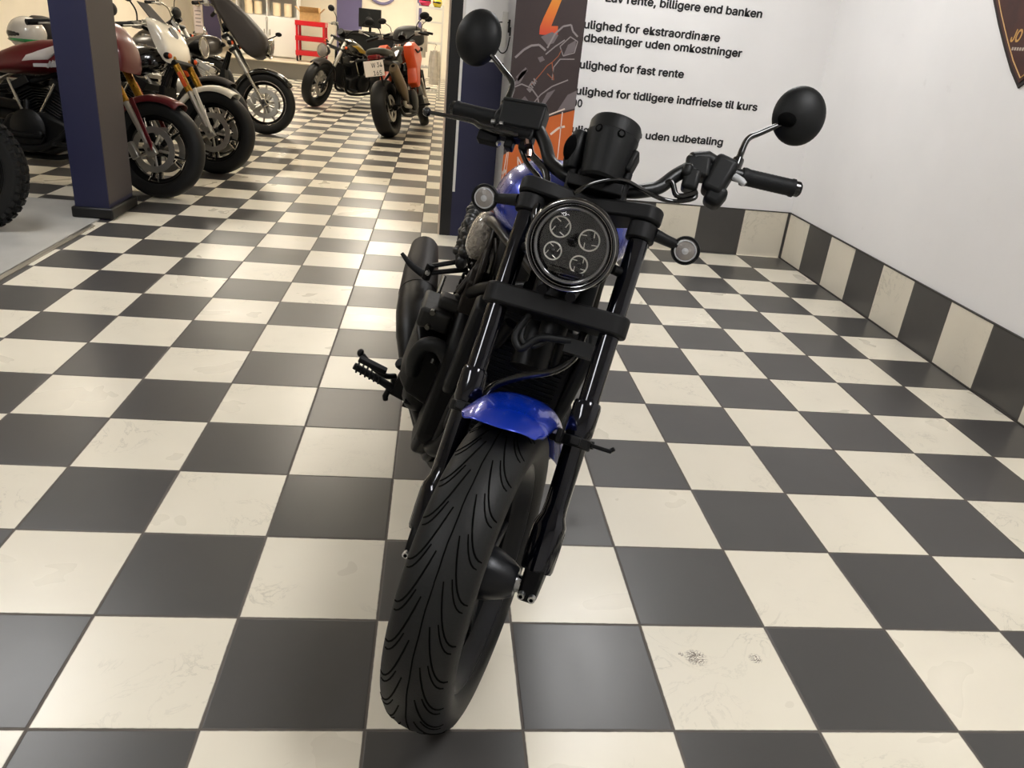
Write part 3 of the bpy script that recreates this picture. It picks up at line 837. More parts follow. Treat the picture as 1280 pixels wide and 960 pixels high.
b = MB(); b.tube(spline([(-.190, .085, .925), (-.175, .075, .90), (-.15, .06, .88), (-.120, .04, .850), (-.102, .02, .80), (-.105, -.02, .75), (-.09, -.02, .70)], 6), .0085, 12); b.tube(spline([(-.21, .085, .92), (-.185, .085, .885), (-.14, .075, .85), (-.10, .05, .80), (-.08, .02, .74)], 6), .006, 10)
fp('front_brake_line', b, M_BLKG)
b = MB(); b.tube([(-.195, .068, .93), (-.188, .066, .915)], .008, 8); b.tube([(-.180, .066, .905), (-.176, .066, .89)], .007, 8); fp('banjo_bolts', b, mat('copper_bolt', '#b79a92', .25, 1.0))

# ---- mirrors
for sd, c, path in ((-1, (-.402, .118, 1.170), [(-.280, .102, .985), (-.281, .112, 1.035), (-.287, .118, 1.078), (-.318, .120, 1.105), (-.385, .116, 1.155)]),
                    (1, (.370, .158, 1.170), [(.268, .112, .985), (.270, .120, 1.030), (.276, .128, 1.075), (.300, .134, 1.100), (.345, .140, 1.140)])):
    b = MB(); b.tube(spline(path, 6), [.0115, .0075, .0068, .0065, .006], 14); b.tube([path[0], Vector(path[0]).lerp(Vector(path[1]), .75)], .0125, 12)
    mr = fp('mirror', b, M_BLKG)
    fw = Vector((sd * .10, -.93, -.30)).normalized()          # shell bulges towards the front
    upv = Vector((0, 0, 1)); upv = (upv - fw * upv.dot(fw)).normalized(); lat = upv.cross(fw)
    Rm = Matrix(((lat.x, upv.x, fw.x), (lat.y, upv.y, fw.y), (lat.z, upv.z, fw.z)))
    b = MB(); b.ball(c, (.0585, .066, .034), Rm, 40, 12, lo=0, hi=90); b.ball(c, (.0585, .066, .010), Rm, 40, 6, lo=-90, hi=0)
    sh = fp('mirror_shell', b, M_BLKP, parent=mr)
    b = MB(); base = Vector(path[-1]); b.ball(base + fw * .010 + upv * .004, (.021, .016, .014), Rm, 20, 10); fp('stalk_socket', b, M_SHADE, parent=mr)
    b = MB(); b.ball(Vector(c) - fw * .0101, (.053, .060, .0015), Rm, 40, 6); fp('mirror_glass', b, M_CHROME, parent=mr)

# ---- instrument pod
b = MB(); oc = Vector((.004, .0, .0))
b.lathe([(.846, .0), (.846, .038), (.852, .043), (.900, .0510), (.945, .0565), (.947, .0555), (.970, .0565), (.978, .0530), (.980, .0490), (.972, .047), (.960, .046), (.960, 0)], oc, (0, 0, 1), 64)
pod = fp('instrument_pod', b, M_BLKP, ang=30)
b = MB(); b.torus(oc + Vector((0, 0, .9465)), (0, 0, 1), .0556, .0009, 64, 6); fp('seam_highlight', b, M_CLAMP, parent=pod)  # lighter ring added as the highlight along the pod's band line
b = MB(); b.lathe([(.961, 0), (.961, .046)], oc, (0, 0, 1), 40, caps=False); fp('display', b, M_BLKG, parent=pod)
b = MB()
rg = []
for (z, sx) in ((.862, .8), (.885, 1.0), (.925, 1.05), (.950, .85)):
    rg.append([Vector((-.066 + .024 * sx * math.cos(t), .028 + .040 * sx * math.sin(t), z)) for t in [2 * math.pi * i / 24 for i in range(24)]])
b.rings(rg); sdp = fp('pod_side_shell', b, M_BLKP, .004, parent=pod)
b = MB(); b.ball((-.076, .0, .905), (.016, .020, .030), None, 20, 12); fp('pod_hollow_shade', b, M_SHADE, parent=pod)  # solid black blob stands in for the shaded hollow of the housing
b = MB(); b.box((.058, .012, .905), (.016, .05, .05), Matrix.Rotation(.2, 3, 'Y')); fp('pod_tab', b, M_BLKP, .006, parent=pod)
for a, z in ((-118, .940), (-66, .938)):
    c = oc + Vector((math.cos(math.radians(a)) * .0555, math.sin(math.radians(a)) * .0555, z)); d = Vector((math.cos(math.radians(a)), math.sin(math.radians(a)), -.08))
    b = MB(); b.tube([c - d * .004, c + d * .0012], .0085, 18); b.tube([c + d * .0012, c + d * .0022], .0055, 6, mi=1); fp('recessed_screw', b, [M_SHADE, M_CLAMP], parent=pod)
b = MB(); b.tube([(-.058, .02, .80), (-.060, .01, .905)], .011, 12); b.tube([(.055, .015, .80), (.056, .01, .885)], .011, 12); b.box((0, .01, .835), (.12, .05, .025)); fp('pod_bracket', b, M_CLAMP, .003)

# ---- body: fuel tank, seat, frame
def loft_body(secs, n=28, p=2.3):
    """secs: (y, half width, z bottom, z top, flat-bottom share)"""
    R = []
    for y, w, z0, z1 in secs:
        ring = []
        for i in range(n):
            t = 2 * math.pi * i / n
            c, s_ = math.cos(t), math.sin(t)
            x = w * math.copysign(abs(c) ** (2 / p), c)
            zc = z0 + (z1 - z0) * .36
            z = zc + ((z1 - zc) if s_ > 0 else (zc - z0)) * math.copysign(abs(s_) ** (2 / p), s_)
            ring.append(Vector((x, y, z)))
        R.append(ring)
    return R
b = MB(); b.rings(loft_body([(.455, .05, .90, .975), (.475, .105, .875, 1.018), (.53, .150, .855, 1.055), (.62, .178, .842, 1.072), (.72, .182, .832, 1.062), (.82, .165, .820, 1.025), (.92, .130, .805, .965), (1.0, .09, .79, .90), (1.05, .05, .78, .85)]))
tank = bp('fuel_tank', b, M_BLUE, sub=1, ang=80)
b = MB(); b.tube([(0, .70, 1.055), (0, .70, 1.075)], .032, 28); bp('filler_cap', b, M_BLK, .003, parent=tank)
b = MB(); b.rings(loft_body([(.97, .075, .76, .85), (1.02, .12, .71, .83), (1.12, .150, .66, .775), (1.25, .160, .64, .745), (1.36, .145, .66, .745), (1.42, .10, .70, .79), (1.45, .06, .74, .80)], p=2.6))
bp('seat', b, M_SEAT, sub=1, ang=80)
b = MB(); b.rings(loft_body([(1.40, .09, .70, .76), (1.50, .105, .70, .765), (1.68, .095, .69, .75), (1.74, .06, .69, .73)], p=2.6)); bp('pillion_pad', b, M_SEAT, sub=1, ang=80)
# ribbed wrapping on the seat side
b = MB()
for i in range(9):
    for j in range(4):
        q_ = random.random(); q2 = random.random()
        b.ball((-.170 - .012 * math.sin(i * .4) - .012 * q_, 1.16 + i * .022, .595 + .036 * j + i * .006 + .012 * q2), (.018 + .010 * q2, .020, .022 + .010 * q_), Matrix.Rotation(q_ * 2, 3, 'X'), 10, 8)
bp('seat_side_pad', b, mat('black_wrap', '#0e0e0f', .4, bump=.8, scale=40), parent=None)
# frame rails
def rail(name, pts, r, m=None, parent=None):
    bb = MB(); bb.tube(spline(pts, 6), r, 14); return bp(name, bb, m or M_FRAMEP, parent=parent)
for sd in (-1, 1):
    rail('frame_rail', [(sd * .05, .40, .845), (sd * .115, .52, .862), (sd * .158, .66, .862), (sd * .155, .86, .80), (sd * .13, 1.05, .69), (sd * .12, 1.45, .67)], .014)
    rail('frame_rail', [(sd * .05, .42, .80), (sd * .125, .52, .74), (sd * .165, .64, .66), (sd * .17, .85, .56), (sd * .14, 1.02, .42)], .015, M_BLK)
    rail('frame_rail', [(sd * .06, .38, .72), (sd * .10, .45, .50), (sd * .11, .52, .26), (sd * .12, .70, .19), (sd * .13, .95, .20)], .016, M_BLK)
    rail('frame_strut', [(sd * .168, .62, .70), (sd * .150, .62, .80), (sd * .150, .64, .86)], .010)
    rail('frame_strut', [(sd * .185, .60, .675), (sd * .150, .62, .775)], .009)
    rail('frame_strut', [(sd * .118, .60, .700), (sd * .125, .60, .79), (sd * .140, .62, .835)], .007)
b = MB(); b.tube([(0, .30, .66), (0, .45, .90)], .042, 28); bp('head_tube', b, M_BLK)
b = MB(); b.prism([(.575, .700), (.62, .735), (.62, .80), (.575, .82), (.55, .76)], (-.158, 0, 0), (0, 1, 0), (0, 0, 1), (.014, 0, 0))
b.prism([(.59, .63), (.64, .66), (.61, .75), (.58, .72)], (-.172, 0, 0), (0, 1, 0), (0, 0, 1), (.05, 0, 0))
bp('side_bracket', b, M_FRAMEP, .004)
b = MB(); b.box((-.08, .66, .80), (.10, .14, .11)); b.box((.08, .66, .80), (.10, .14, .11)); bp('airbox', b, mat('airbox_grey', '#1d1b19', .55, bump=.1), .015, segs=3)
b = MB(); b.rings(loft_body([(.69, .025, .75, .85), (.72, .034, .735, .868), (.76, .036, .735, .870), (.80, .030, .745, .86)])); bb = b
for i, p_ in enumerate(bb.v): bb.v[i] = (p_[0] - .168, p_[1], p_[2])
bp('wrapped_side_cover', bb, M_FILM, sub=1, ang=80)

# ---- radiator and engine
b = MB(); b.box((0, .415, .565), (.235, .045, .33))
rd = bp('radiator', b, M_RAD, .008)
b = MB()
for i in range(26): b.box((0, .3895, .42 + i * .0115), (.20, .006, .002))
bp('radiator_fins', b, mat('radiator_fin', '#0d0d0e', .5, .4), parent=rd)
for sd in (-1, 1):
    b = MB(); b.prism([(.36, .735), (.40, .755), (.45, .735), (.47, .50), (.44, .475), (.40, .50)], (sd * .118, 0, 0), (0, 1, 0), (0, 0, 1), (sd * .032, 0, 0)); bp('radiator_cowl', b, M_BLKP, .010, segs=3)
b = MB()
b.prism([(.50, .30), (.52, .56), (.60, .64), (.72, .66), (.80, .52), (.98, .50), (1.02, .36), (.96, .22), (.70, .19), (.56, .22)], (-.165, 0, 0), (0, 1, 0), (0, 0, 1), (.33, 0, 0))
eng = bp('engine', b, M_ENG, .02, segs=3)
b = MB(); b.lathe([(0, .115), (.03, .115), (.045, .108), (.06, .085), (.066, .05), (.068, 0)], (-.165, .76, .37), (-1, 0, 0), 48); bp('clutch_cover', b, M_ENG, parent=eng)
b = MB()
for i in range(10):
    a = i * 2 * math.pi / 10; b.tube([(-.18, .76 + .108 * math.cos(a), .37 + .108 * math.sin(a)), (-.216, .76 + .108 * math.cos(a), .37 + .108 * math.sin(a))], .007, 8)
bp('cover_bolts', b, M_BLK, parent=eng)
b = MB(); b.lathe([(0, .10), (.05, .10), (.065, .085), (.07, 0)], (.165, .70, .36), (1, 0, 0), 44); bp('generator_cover', b, M_ENG, parent=eng)
for (y0, z0, y1, z1, nm) in ((.55, .50, .45, .74, 'f'), (.80, .52, .86, .74, 'r')):
    b = MB(); d = Vector((0, y1 - y0, z1 - z0)).normalized(); rot = Matrix.Rotation(math.atan2(-(y1 - y0), z1 - z0), 3, 'X')
    for i in range(9): b.box(Vector((0, y0, z0)) + d * (i * .017), (.20, .15, .008), rot)
    b.box(Vector((0, y0, z0)) + d * .07, (.17, .12, .15), rot); b.box(Vector((0, y0, z0)) + d * .18, (.215, .15, .07), rot)
    bp('cylinder', b, M_ENG, .004, parent=eng)
# the right-hand side covers that show beside the fork
b = MB(); b.rings([[Vector((x, y + .66, z)) for x, z in P] for y, P in ((-.05, [(-.228, .36), (-.155, .34), (-.150, .47), (-.225, .50)]), (.02, [(-.252, .36), (-.15, .32), (-.15, .52), (-.250, .53)]), (.14, [(-.258, .36), (-.15, .33), (-.15, .54), (-.255, .55)]))]); bp('side_casing', b, M_ENG, .014, segs=3)
b = MB(); b.box((-.215, .70, .575), (.085, .16, .055)); b.box((-.190, .66, .625), (.06, .06, .035)); bp('casing_lid', b, mat('casing_grey', '#191816', .5, .3), .010, segs=3)
b = MB(); b.tube(spline([(-.225, .60, .43), (-.232, .575, .485), (-.215, .565, .530), (-.180, .56, .535), (-.145, .555, .505)], 7), .020, 16); bp('coolant_hose', b, M_BLKP)
b = MB(); b.tube([(-.225, .625, .60), (-.227, .612, .598)], .0075, 12); b.tube([(-.225, .60, .566), (-.228, .590, .564)], .007, 12); b.tube([(-.185, .56, .50), (-.186, .555, .49)], .006, 8); bp('casing_bolts', b, mat('dull_bolt', '#4d4c48', .35, 1.0))
b = MB(); b.tube([(-.222, .82, .64), (-.222, .80, .56)], .007, 10); bp('metal_pipe', b, M_CHROME)
b = MB(); b.box((-.135, .56, .300), (.06, .06, .05)); b.box((-.10, .54, .345), (.05, .05, .05)); b.tube([(-.16, .55, .33), (-.13, .54, .335)], .014, 12); b.tube([(-.1, .52, .40), (-.1, .52, .31)], .008, 8); bp('oil_filter_area', b, M_BLK, .008)

# ---- exhaust
b = MB(); b.tube(spline([(-.05, .48, .62), (-.07, .44, .50), (-.085, .45, .36), (-.108, .50, .290), (-.130, .62, .262), (-.18, .78, .27), (-.225, .90, .33)], 8), .024, 18); bp('exhaust_pipe', b, M_EXH)
b = MB(); b.tube(spline([(.03, .48, .62), (.02, .43, .48), (-.03, .45, .33), (-.075, .52, .235), (-.12, .66, .215), (-.18, .80, .25)], 8), .024, 18); bp('exhaust_pipe', b, M_EXH)
b = MB(); mp = [(-.222, .86, .325), (-.240, .98, .375), (-.256, 1.10, .402), (-.270, 1.24, .425)]
b.tube(spline(mp, 6), [.034, .058, .065, .064], 32); mf = bp('muffler', b, M_EXH)
b = MB(); b.tube(spline([(-.268, 1.22, .422), (-.285, 1.38, .462), (-.298, 1.52, .500)], 6), [.0655, .060, .050], 32); bp('muffler_sleeve', b, M_EXHB, parent=mf)
b = MB(); b.tube([(-.297, 1.515, .498), (-.2995, 1.535, .505)], .044, 28); b.tube([(-.2995, 1.535, .505), (-.300, 1.537, .506)], .024, 20, mi=1); bp('muffler_tip', b, [M_BLK, M_SHADE], parent=mf)

# ---- foot controls, stand, rear end
b = MB(); b.box((-.228, .84, .285), (.05, .05, .10), Matrix.Rotation(.2, 3, 'Y')); b.tube([(-.20, .86, .30), (-.262, .83, .27)], .016, 14); b.tube([(-.262, .83, .262), (-.268, .82, .228), (-.262, .82, .215)], .009, 10); b.tube([(-.245, .82, .34), (-.262, .81, .352)], .018, 12)
bp('foot_control_bracket', b, M_BLK, .005)
b = MB(); b.tube([(-.255, .825, .258), (-.300, .822, .272), (-.382, .82, .291)], [.015, .0135, .0125], 14, flat=.8)
for i in range(6): b.box((-.30 - i * .014, .82, .278 + i * .0025), (.006, .034, .026))
bp('foot_peg', b, M_RUB, .002)
b = MB(); b.tube(spline([(-.258, .79, .315), (-.29, .77, .315), (-.335, .775, .33), (-.368, .79, .345)], 5), .0085, 12); b.box((-.330, .77, .335), (.085, .03, .014), Matrix.Rotation(.16, 3, 'Y')); b.ball((-.374, .79, .350), (.010, .014, .012), None, 12, 8)
bp('brake_pedal', b, M_BLK, .003)
b = MB(); b.tube([(.19, .83, .28), (.26, .83, .27), (.38, .82, .29)], [.015, .0135, .0125], 14); bp('foot_peg', b, M_RUB)
# passenger peg bracket on the right
b = MB(); b.tube([(-.145, 1.20, .608), (-.262, 1.16, .552)], .012, 12, flat=.6); b.tube([(-.145, 1.18, .578), (-.262, 1.16, .528)], .013, 12, flat=.6); b.tube([(-.262, 1.155, .56), (-.264, 1.16, .505)], .014, 12); bp('passenger_peg_bracket', b, M_BLK, .002)
b = MB(); b.tube(spline([(-.258, 1.165, .518), (-.285, 1.175, .517), (-.325, 1.185, .528), (-.362, 1.20, .548)], 5), [.016, .013, .010, .006], 12); bp('passenger_peg', b, M_RUB)
b = MB(); b.tube([(-.264, 1.145, .535), (-.265, 1.135, .533)], .008, 10); bp('peg_bolt', b, M_STEEL)
b = MB(); b.tube(spline([(.14, .84, .22), (.20, .88, .14), (.27, .93, .066)], 5), .011, 12); b.box((.285, .94, .060), (.07, .035, .008), Matrix.Rotation(-.27, 3, 'Y')); bp('side_stand', b, M_BLK, .002)
RW_, RR = .090, .318
rt = MB(); rt.lathe(tyre_profile(RW_, RR, .21), (0, 1.52, RR), (1, 0, 0), 96, True); rt = bp('rear_tyre', rt, M_TYRE, ang=60)
b = MB(); b.lathe(rim_profile(.075, .21), (0, 1.52, RR), (1, 0, 0), 72, True)
b.lathe([(-.09, .03), (-.06, .05), (.06, .05), (.09, .03)], (0, 1.52, RR), (1, 0, 0), 32)
for i in range(5):
    a = 2 * math.pi * i / 5
    b.tube([(0, 1.52 + .04 * math.cos(a), RR + .04 * math.sin(a)), (0, 1.52 + .185 * math.cos(a), RR + .185 * math.sin(a))], [.024, .016], 10)
bp('rear_rim', b, M_BLK)
for sd in (-1, 1):
    b = MB(); b.tube([(sd * .13, .98, .33), (sd * .135, 1.25, .31), (sd * .13, 1.52, .318)], [.035, .028, .026], 14); bp('swingarm', b, M_BLK)
    b = MB()
    b.tube([(sd * .125, 1.40, .36), (sd * .12, 1.18, .66)], .014, 12)
    cp = [Vector((sd * .125, 1.38, .385)).lerp(Vector((sd * .12, 1.20, .63)), i / 80) + Vector((math.cos(i * .62), .0, math.sin(i * .62))) * .026 for i in range(81)]
    b.tube(cp, .0055, 8); bp('shock_absorber', b, M_BLK)
b = MB(); rg = []
for i in range(25):
    a = math.radians(25 + 135 * i / 24); r = RR + .045
    rg.append([Vector((x, 1.52 + (r + dr) * math.cos(a), RR + (r + dr) * math.sin(a))) for x, dr in ((-.10, -.04), (-.095, -.01), (-.06, .006), (0, .012), (.06, .006), (.095, -.01), (.10, -.04))])
b.add([p for r in rg for p in r], [(i * 7 + j, i * 7 + j + 1, (i + 1) * 7 + j + 1, (i + 1) * 7 + j) for i in range(24) for j in range(6)])
bp('rear_fender', b, M_BLKG, solid=.003, ang=60)
b = MB(); b.tube([(-.035, 1.82, .60), (.035, 1.82, .60)], .03, 16); bp('tail_light', b, M_REDL)

# ================================================================== MOTORCYCLES IN THE BACK ROOM
M_GOLDF = mat('gold_fork', '#9c7426', .28, .9, bump=.03)
M_SILV = mat('silver_alloy', '#b5b2ab', .35, .9, bump=.1, scale=90)
M_CHR2 = mat('polished_alloy', '#c6c2ba', .16, 1.0)
M_AMB = mat('amber_reflector', '#d4501c', .25, 0, .5)
M_RED = mat('dark_red_paint', '#5c0b14', .3, .1, .35)
M_IVORY = mat('ivory_paint', '#e6dfd0', .2, 0, 1.0)
M_BLKPT = mat('black_paint', '#0b0a0a', .16, .1, 1.0)
M_MATTE = mat('matte_brown_black', '#2a2523', .5)
M_GREYT = mat('grey_tank', '#4a4540', .35, .2, .3)
M_ORNG = mat('orange_plastic', '#d24a17', .4, 0, .3)
M_CARBON = mat('dark_engine', '#0f0f10', .4, .5, bump=.3, scale=90)
M_PLATE = mat('plate_white', '#e9dfd6', .5)
M_YEL = mat('yellow_stripe', '#a8872c', .35, 0, .5)

def cruiser(name, label, pos, heading, lean=10, steer=0, R=.33, R2=.32, rake=30, wheelbase=1.60, w=.062, w2=.085,
            tank=None, fork=None, slider=None, fender=None, fairing=None, fairing_m=None, fairing_w=.15, headlight=None, spokes=5, loops=True, rim_edge=False,
            knobby=False, bars=1.07, bar_w=.40, stripe=None, vtwin=True, exhaust='low', plate=None, tail=None, reflector=False, strut=False, mirrors=True, seat_m=None, tl=1.0, chrome_engine=False, tank_z=.96, tail_up=0.0, fender_long=False, group=None, extra=None):
    h = Vector((math.cos(math.radians(heading)), math.sin(math.radians(heading)), 0))
    bk = -h; lf = Vector((-h.y, h.x, 0)); lam = math.radians(lean); Z = Vector((0, 0, 1))
    l = lf * math.cos(lam) - Z * math.sin(lam); u = lf * math.sin(lam) + Z * math.cos(lam)
    root = empty('motorcycle', M=mat4([l, bk, u], (pos[0], pos[1], 0.0)))
    tag(root, label, 'motorcycle', group)
    tank = tank or M_BLKPT; fork = fork or M_BLK; slider = slider or M_SILV; fender = fender or tank
    rk = math.radians(rake)
    FMx = Matrix.Translation((0, 0, R)) @ Matrix.Rotation(-rk, 4, 'X') @ Matrix.Rotation(math.radians(steer), 4, 'Z')
    def part(nm, mb, m, par=None, bevel=0.0, front=False, **k):
        return mb.obj(nm, m, par or root, FMx if (front and par is None) else None, bevel, **k)
    def wheel(o, Rr, ww, front, nm):
        rb = Rr * .70
        prof = tyre_profile(ww, Rr, rb)
        t = MB(); t.lathe(prof, o, (1, 0, 0), 56, True)
        if knobby:
            for i in range(44):
                a = 2 * math.pi * i / 44
                for x in (-.045, -.015, .015, .045):
                    rr = surf_r(x * ww / .055, ww, Rr, rb) + .004; aa = a + (.06 if abs(x) > .03 else 0)
                    t.box(Vector(o) + Vector((x * ww / .055, rr * math.cos(aa), rr * math.sin(aa))), (.021, .030, .022), Matrix.Rotation(aa + math.pi / 2, 3, 'X'))
        ty = part(nm + '_tyre', t, M_TYRE, front=front, ang=60)
        b = MB(); b.lathe(rim_profile(ww * .72, rb), o, (1, 0, 0), 48, True); b.lathe([(-.075, .02), (-.07, .045), (.07, .045), (.075, .02)], o, (1, 0, 0), 20)
        rm = part(nm + '_rim', b, M_BLK, front=front)
        if rim_edge:
            b = MB()
            for sx in (-1, 1): b.torus(Vector(o) + Vector((sx * ww * .72, 0, 0)), (1, 0, 0), rb + .002, .006, 48, 6)
            part('rim_edge', b, M_CHR2, rm)
        for i in range(spokes):
            a = 2 * math.pi * i / spokes + .3
            b = MB()
            def pt(r, aa, x=0): return Vector(o) + Vector((x, r * math.cos(aa), r * math.sin(aa)))
            for da in (-.13, .13) if loops else (0,):
                b.tube([pt(.04, a + da * .5), pt(rb - .03, a + da)], [.018, .012], 8, flat=.8)
            sp = part('wheel_spoke', b, M_BLK if loops else M_SILV, rm)
            if loops and front:
                for sx in (-.040, .040):
                    b = MB()
                    q = [pt(rb - .075, a - .10, sx), pt(rb - .012, a - .16, sx), pt(rb - .012, a + .16, sx), pt(rb - .075, a + .10, sx)]
                    b.tube([q[0], q[1], q[2], q[3]], .006, 6, True)
                    part('spoke_edge', b, M_CHR2, rm)
        for sx in ((-1, 1) if front else (-1,)):
            b = MB(); b.lathe([(sx * .070, .112), (sx * .070, .155), (sx * .075, .155), (sx * .075, .112)], o, (1, 0, 0), 40, True)
            for i in range(5):
                a = 2 * math.pi * i / 5; b.tube([Vector(o) + Vector((sx * .07, .04 * math.cos(a), .04 * math.sin(a))), Vector(o) + Vector((sx * .072, .114 * math.cos(a), .114 * math.sin(a)))], .010, 6)
            part('brake_disc', b, M_SILV, front=front)
        if front:
            b = MB(); b.box((-.085, .13, .05), (.05, .055, .12)); b.tube([(-.09, .12, .0), (-.09, .14, .1)], .02, 10); part('brake_caliper', b, M_SILV, front=True, bevel=.008)
            b = MB(); b.tube([(-.13, 0, 0), (.13, 0, 0)], .014, 12); part('axle', b, M_CHR2, front=True)
        return ty
    ft = wheel((0, 0, 0), R, w, True, 'front')
    s = .11; top = (tank_z - R) / math.cos(rk) + .06
    for sd in (-1, 1):
        b = MB(); b.tube([(sd * s, 0, .34), (sd * s, 0, top)], .027, 18); tb = part('fork_tube', b, fork, front=True)
        b = MB(); b.tube([(sd * s, 0, .03), (sd * s, 0, .36)], [.020, .0195, .0195], 16); b.box((sd * s, .0, .0), (.04, .07, .09)); part('fork_leg', b, slider, front=True, bevel=.006)
        if reflector:
            b = MB(); b.box((sd * (s + .0265), -.004, .44), (.008, .032, .12)); part('reflector', b, M_AMB, front=True, bevel=.003)
        if strut:
            b = MB(); b.prism([(-.045, .02), (-.015, -.02), (-.045, .34), (-.075, .34)], (sd * (s + .02), 0, 0), (0, 1, 0), (0, 0, 1), (sd * .012, 0, 0)); part('fender_strut', b, fender, front=True, bevel=.004)
    b = MB()
    for z in (.56 * top / .72, top - .03): b.box((0, .01, z), (.30, .075, .035))
    part('fork_clamp', b, M_CLAMP, front=True, bevel=.008)
    b = MB(); rg = []
    a0, a1 = (30, 140) if not fender_long else (5, 165)
    for i in range(21):
        a = a0 + (a1 - a0) * i / 20; ring = []
        for x, dr in ((-.078, -.03), (-.075, .0), (-.05, .016), (0, .022), (.05, .016), (.075, .0), (.078, -.03)):
            y, z = polar(R + .018 + dr, a); ring.append(Vector((x, y, z)))
        rg.append(ring)
    b.add([p for r in rg for p in r], [(i * 7 + j, i * 7 + j + 1, (i + 1) * 7 + j + 1, (i + 1) * 7 + j) for i in range(20) for j in range(6)])
    part('front_fender', b, fender, front=True, solid=.004, ang=70)
    # head, bars
    hy = math.sin(rk) * top; hz = R + math.cos(rk) * top
    if fairing:
        rgs = []
        cy = sum(p[0] for p in fairing) / len(fairing); cz = sum(p[1] for p in fairing) / len(fairing)
        for x, k in ((-1, .72), (-.9, .90), (-.5, .98), (0, 1), (.5, .98), (.9, .90), (1, .72)):
            ring = []
            for (y, z) in fairing:
                back = .5 + .5 * max(-1, min(1, (y - cy) / .15))
                ring.append(Vector((x * fairing_w, y + (1 - k) * .22 * (1 - back) + (cy - y) * (1 - k) * .25, cz + (z - cz) * (k * .35 + .65))))
            rgs.append(ring)
        b = MB(); b.rings(rgs); fr = part('fairing', b, fairing_m or tank, sub=1, ang=60)
        b = MB(); zs = max(p[1] for p in fairing); ys = [p[0] for p in fairing if p[1] == zs][0]
        b.rings([[Vector((x * .11, ys - .03 - .05 * (1 - abs(x)), zs - .04)) for x in (-1, -.5, 0, .5, 1)] + [Vector((x * .11, ys - .02 - .05 * (1 - abs(x)), zs - .04)) for x in (1, .5, 0, -.5, -1)],
                 [Vector((x * .09, ys + .10 - .03 * (1 - abs(x)), zs + .09)) for x in (-1, -.5, 0, .5, 1)] + [Vector((x * .09, ys + .11 - .03 * (1 - abs(x)), zs + .09)) for x in (1, .5, 0, -.5, -1)]])
        part('wind_deflector', b, M_MATTE)
    if headlight:
        hy0, hz0, hr, tilt = headlight
        d = Vector((0, -math.cos(tilt), math.sin(tilt)))
        b = MB(); b.lathe([(-.14, .0), (-.13, hr * .5), (-.06, hr * .9), (0, hr)], (0, hy0, hz0), d, 28); hd = part('headlight', b, M_BLK if not rim_edge else M_CHR2)
        b = MB(); b.torus(Vector((0, hy0, hz0)), d, hr, .009, 32, 8); part('headlight_ring', b, M_CHR2, hd)
        b = MB(); b.lathe([(.0, hr * .97), (.018, hr * .6), (.024, 0)], (0, hy0, hz0), d, 28, caps=False); part('headlight_lens', b, M_LENSG, hd)
    bz = bars
    pts = [(-bar_w, hy + .24, bz - .03), (-bar_w * .65, hy + .16, bz), (-.14, hy + .08, bz - .03), (-.07, hy + .03, hz + .03), (.07, hy + .03, hz + .03), (.14, hy + .08, bz - .03), (bar_w * .65, hy + .16, bz), (bar_w, hy + .24, bz - .03)]
    b = MB(); b.tube(spline(pts, 5), .013, 10); part('handlebar', b, M_CHR2 if chrome_engine else M_BLK)
    for sd in (-1, 1):
        b = MB(); b.tube([(sd * bar_w * .72, hy + .178, bz - .003), (sd * (bar_w + .01), hy + .245, bz - .032)], .019, 12); part('grip', b, M_RUB)
        b = MB(); b.box((sd * bar_w * .62, hy + .15, bz), (.06, .05, .05)); b.tube([(sd * bar_w * .62, hy + .11, bz), (sd * bar_w * 1.0, hy + .17, bz - .03)], .007, 8); part('lever', b, M_SILV, bevel=.006)
        if mirrors:
            b = MB(); b.tube(spline([(sd * bar_w * .6, hy + .15, bz + .02), (sd * bar_w * .64, hy + .15, bz + .10), (sd * bar_w * .85, hy + .16, bz + .17)], 5), .006, 8); mi_ = part('mirror', b, M_BLK)
            b = MB(); b.ball((sd * bar_w * .92, hy + .15, bz + .19), (.065, .022, .045), None, 20, 10); part('mirror_shell', b, M_BLKP, mi_)
        b = MB(); b.tube([(sd * .12, hy - .06, hz - .10), (sd * .19, hy - .07, hz - .10)], .009, 8); b.ball((sd * .205, hy - .07, hz - .10), (.026, .032, .026), None, 14, 8); ts_ = part('turn_signal', b, M_BLK)
        b = MB(); b.ball((sd * .205, hy - .092, hz - .10), (.021, .016, .021), None, 12, 8); part('signal_lens', b, M_AMB, ts_)
    b = MB(); b.tube([(0, hy + .04, hz + .05), (0, hy - .02, hz + .09)], .05, 20); part('speedometer', b, M_BLK)
    # tank, seat, frame, engine
    tz = tank_z
    b = MB(); b.rings(loft_body([(hy + .05, .05, tz - .13, tz - .02), (hy + .10, .11, tz - .17, tz + .02), (hy + .22 * tl, .15, tz - .20, tz + .035), (hy + .36 * tl, .15, tz - .22, tz), (hy + .50 * tl, .115, tz - .23, tz - .07), (hy + .60 * tl, .06, tz - .23, tz - .16)]))
    tk = part('fuel_tank', b, tank, sub=1, ang=80)
    if stripe:
        for sd in (-1, 1):
            b = MB(); b.rings([[Vector((sd * (.138 + e), hy + y, z)) for y, z in P] for e, P in ((0, [(.12, tz - .03), (.24, tz - .02), (.46, tz - .10), (.50, tz - .15), (.30, tz - .12), (.24, tz - .07)]), (.010, [(.13, tz - .035), (.24, tz - .03), (.45, tz - .105), (.48, tz - .14), (.30, tz - .115), (.24, tz - .065)]))])
            part('tank_panel', b, stripe, tk, ang=60)
        b = MB(); b.tube(spline([(0, hy + .08, tz + .012), (0, hy + .22, tz + .024), (0, hy + .36, tz - .016), (0, hy + .52, tz - .09)], 5), .028, 10, flat=.3); part('tank_stripe', b, stripe, tk)
    b = MB(); b.tube([(0, hy + .25, tz), (0, hy + .25, tz + .035)], .035, 18); part('filler_cap', b, M_CHR2, tk)
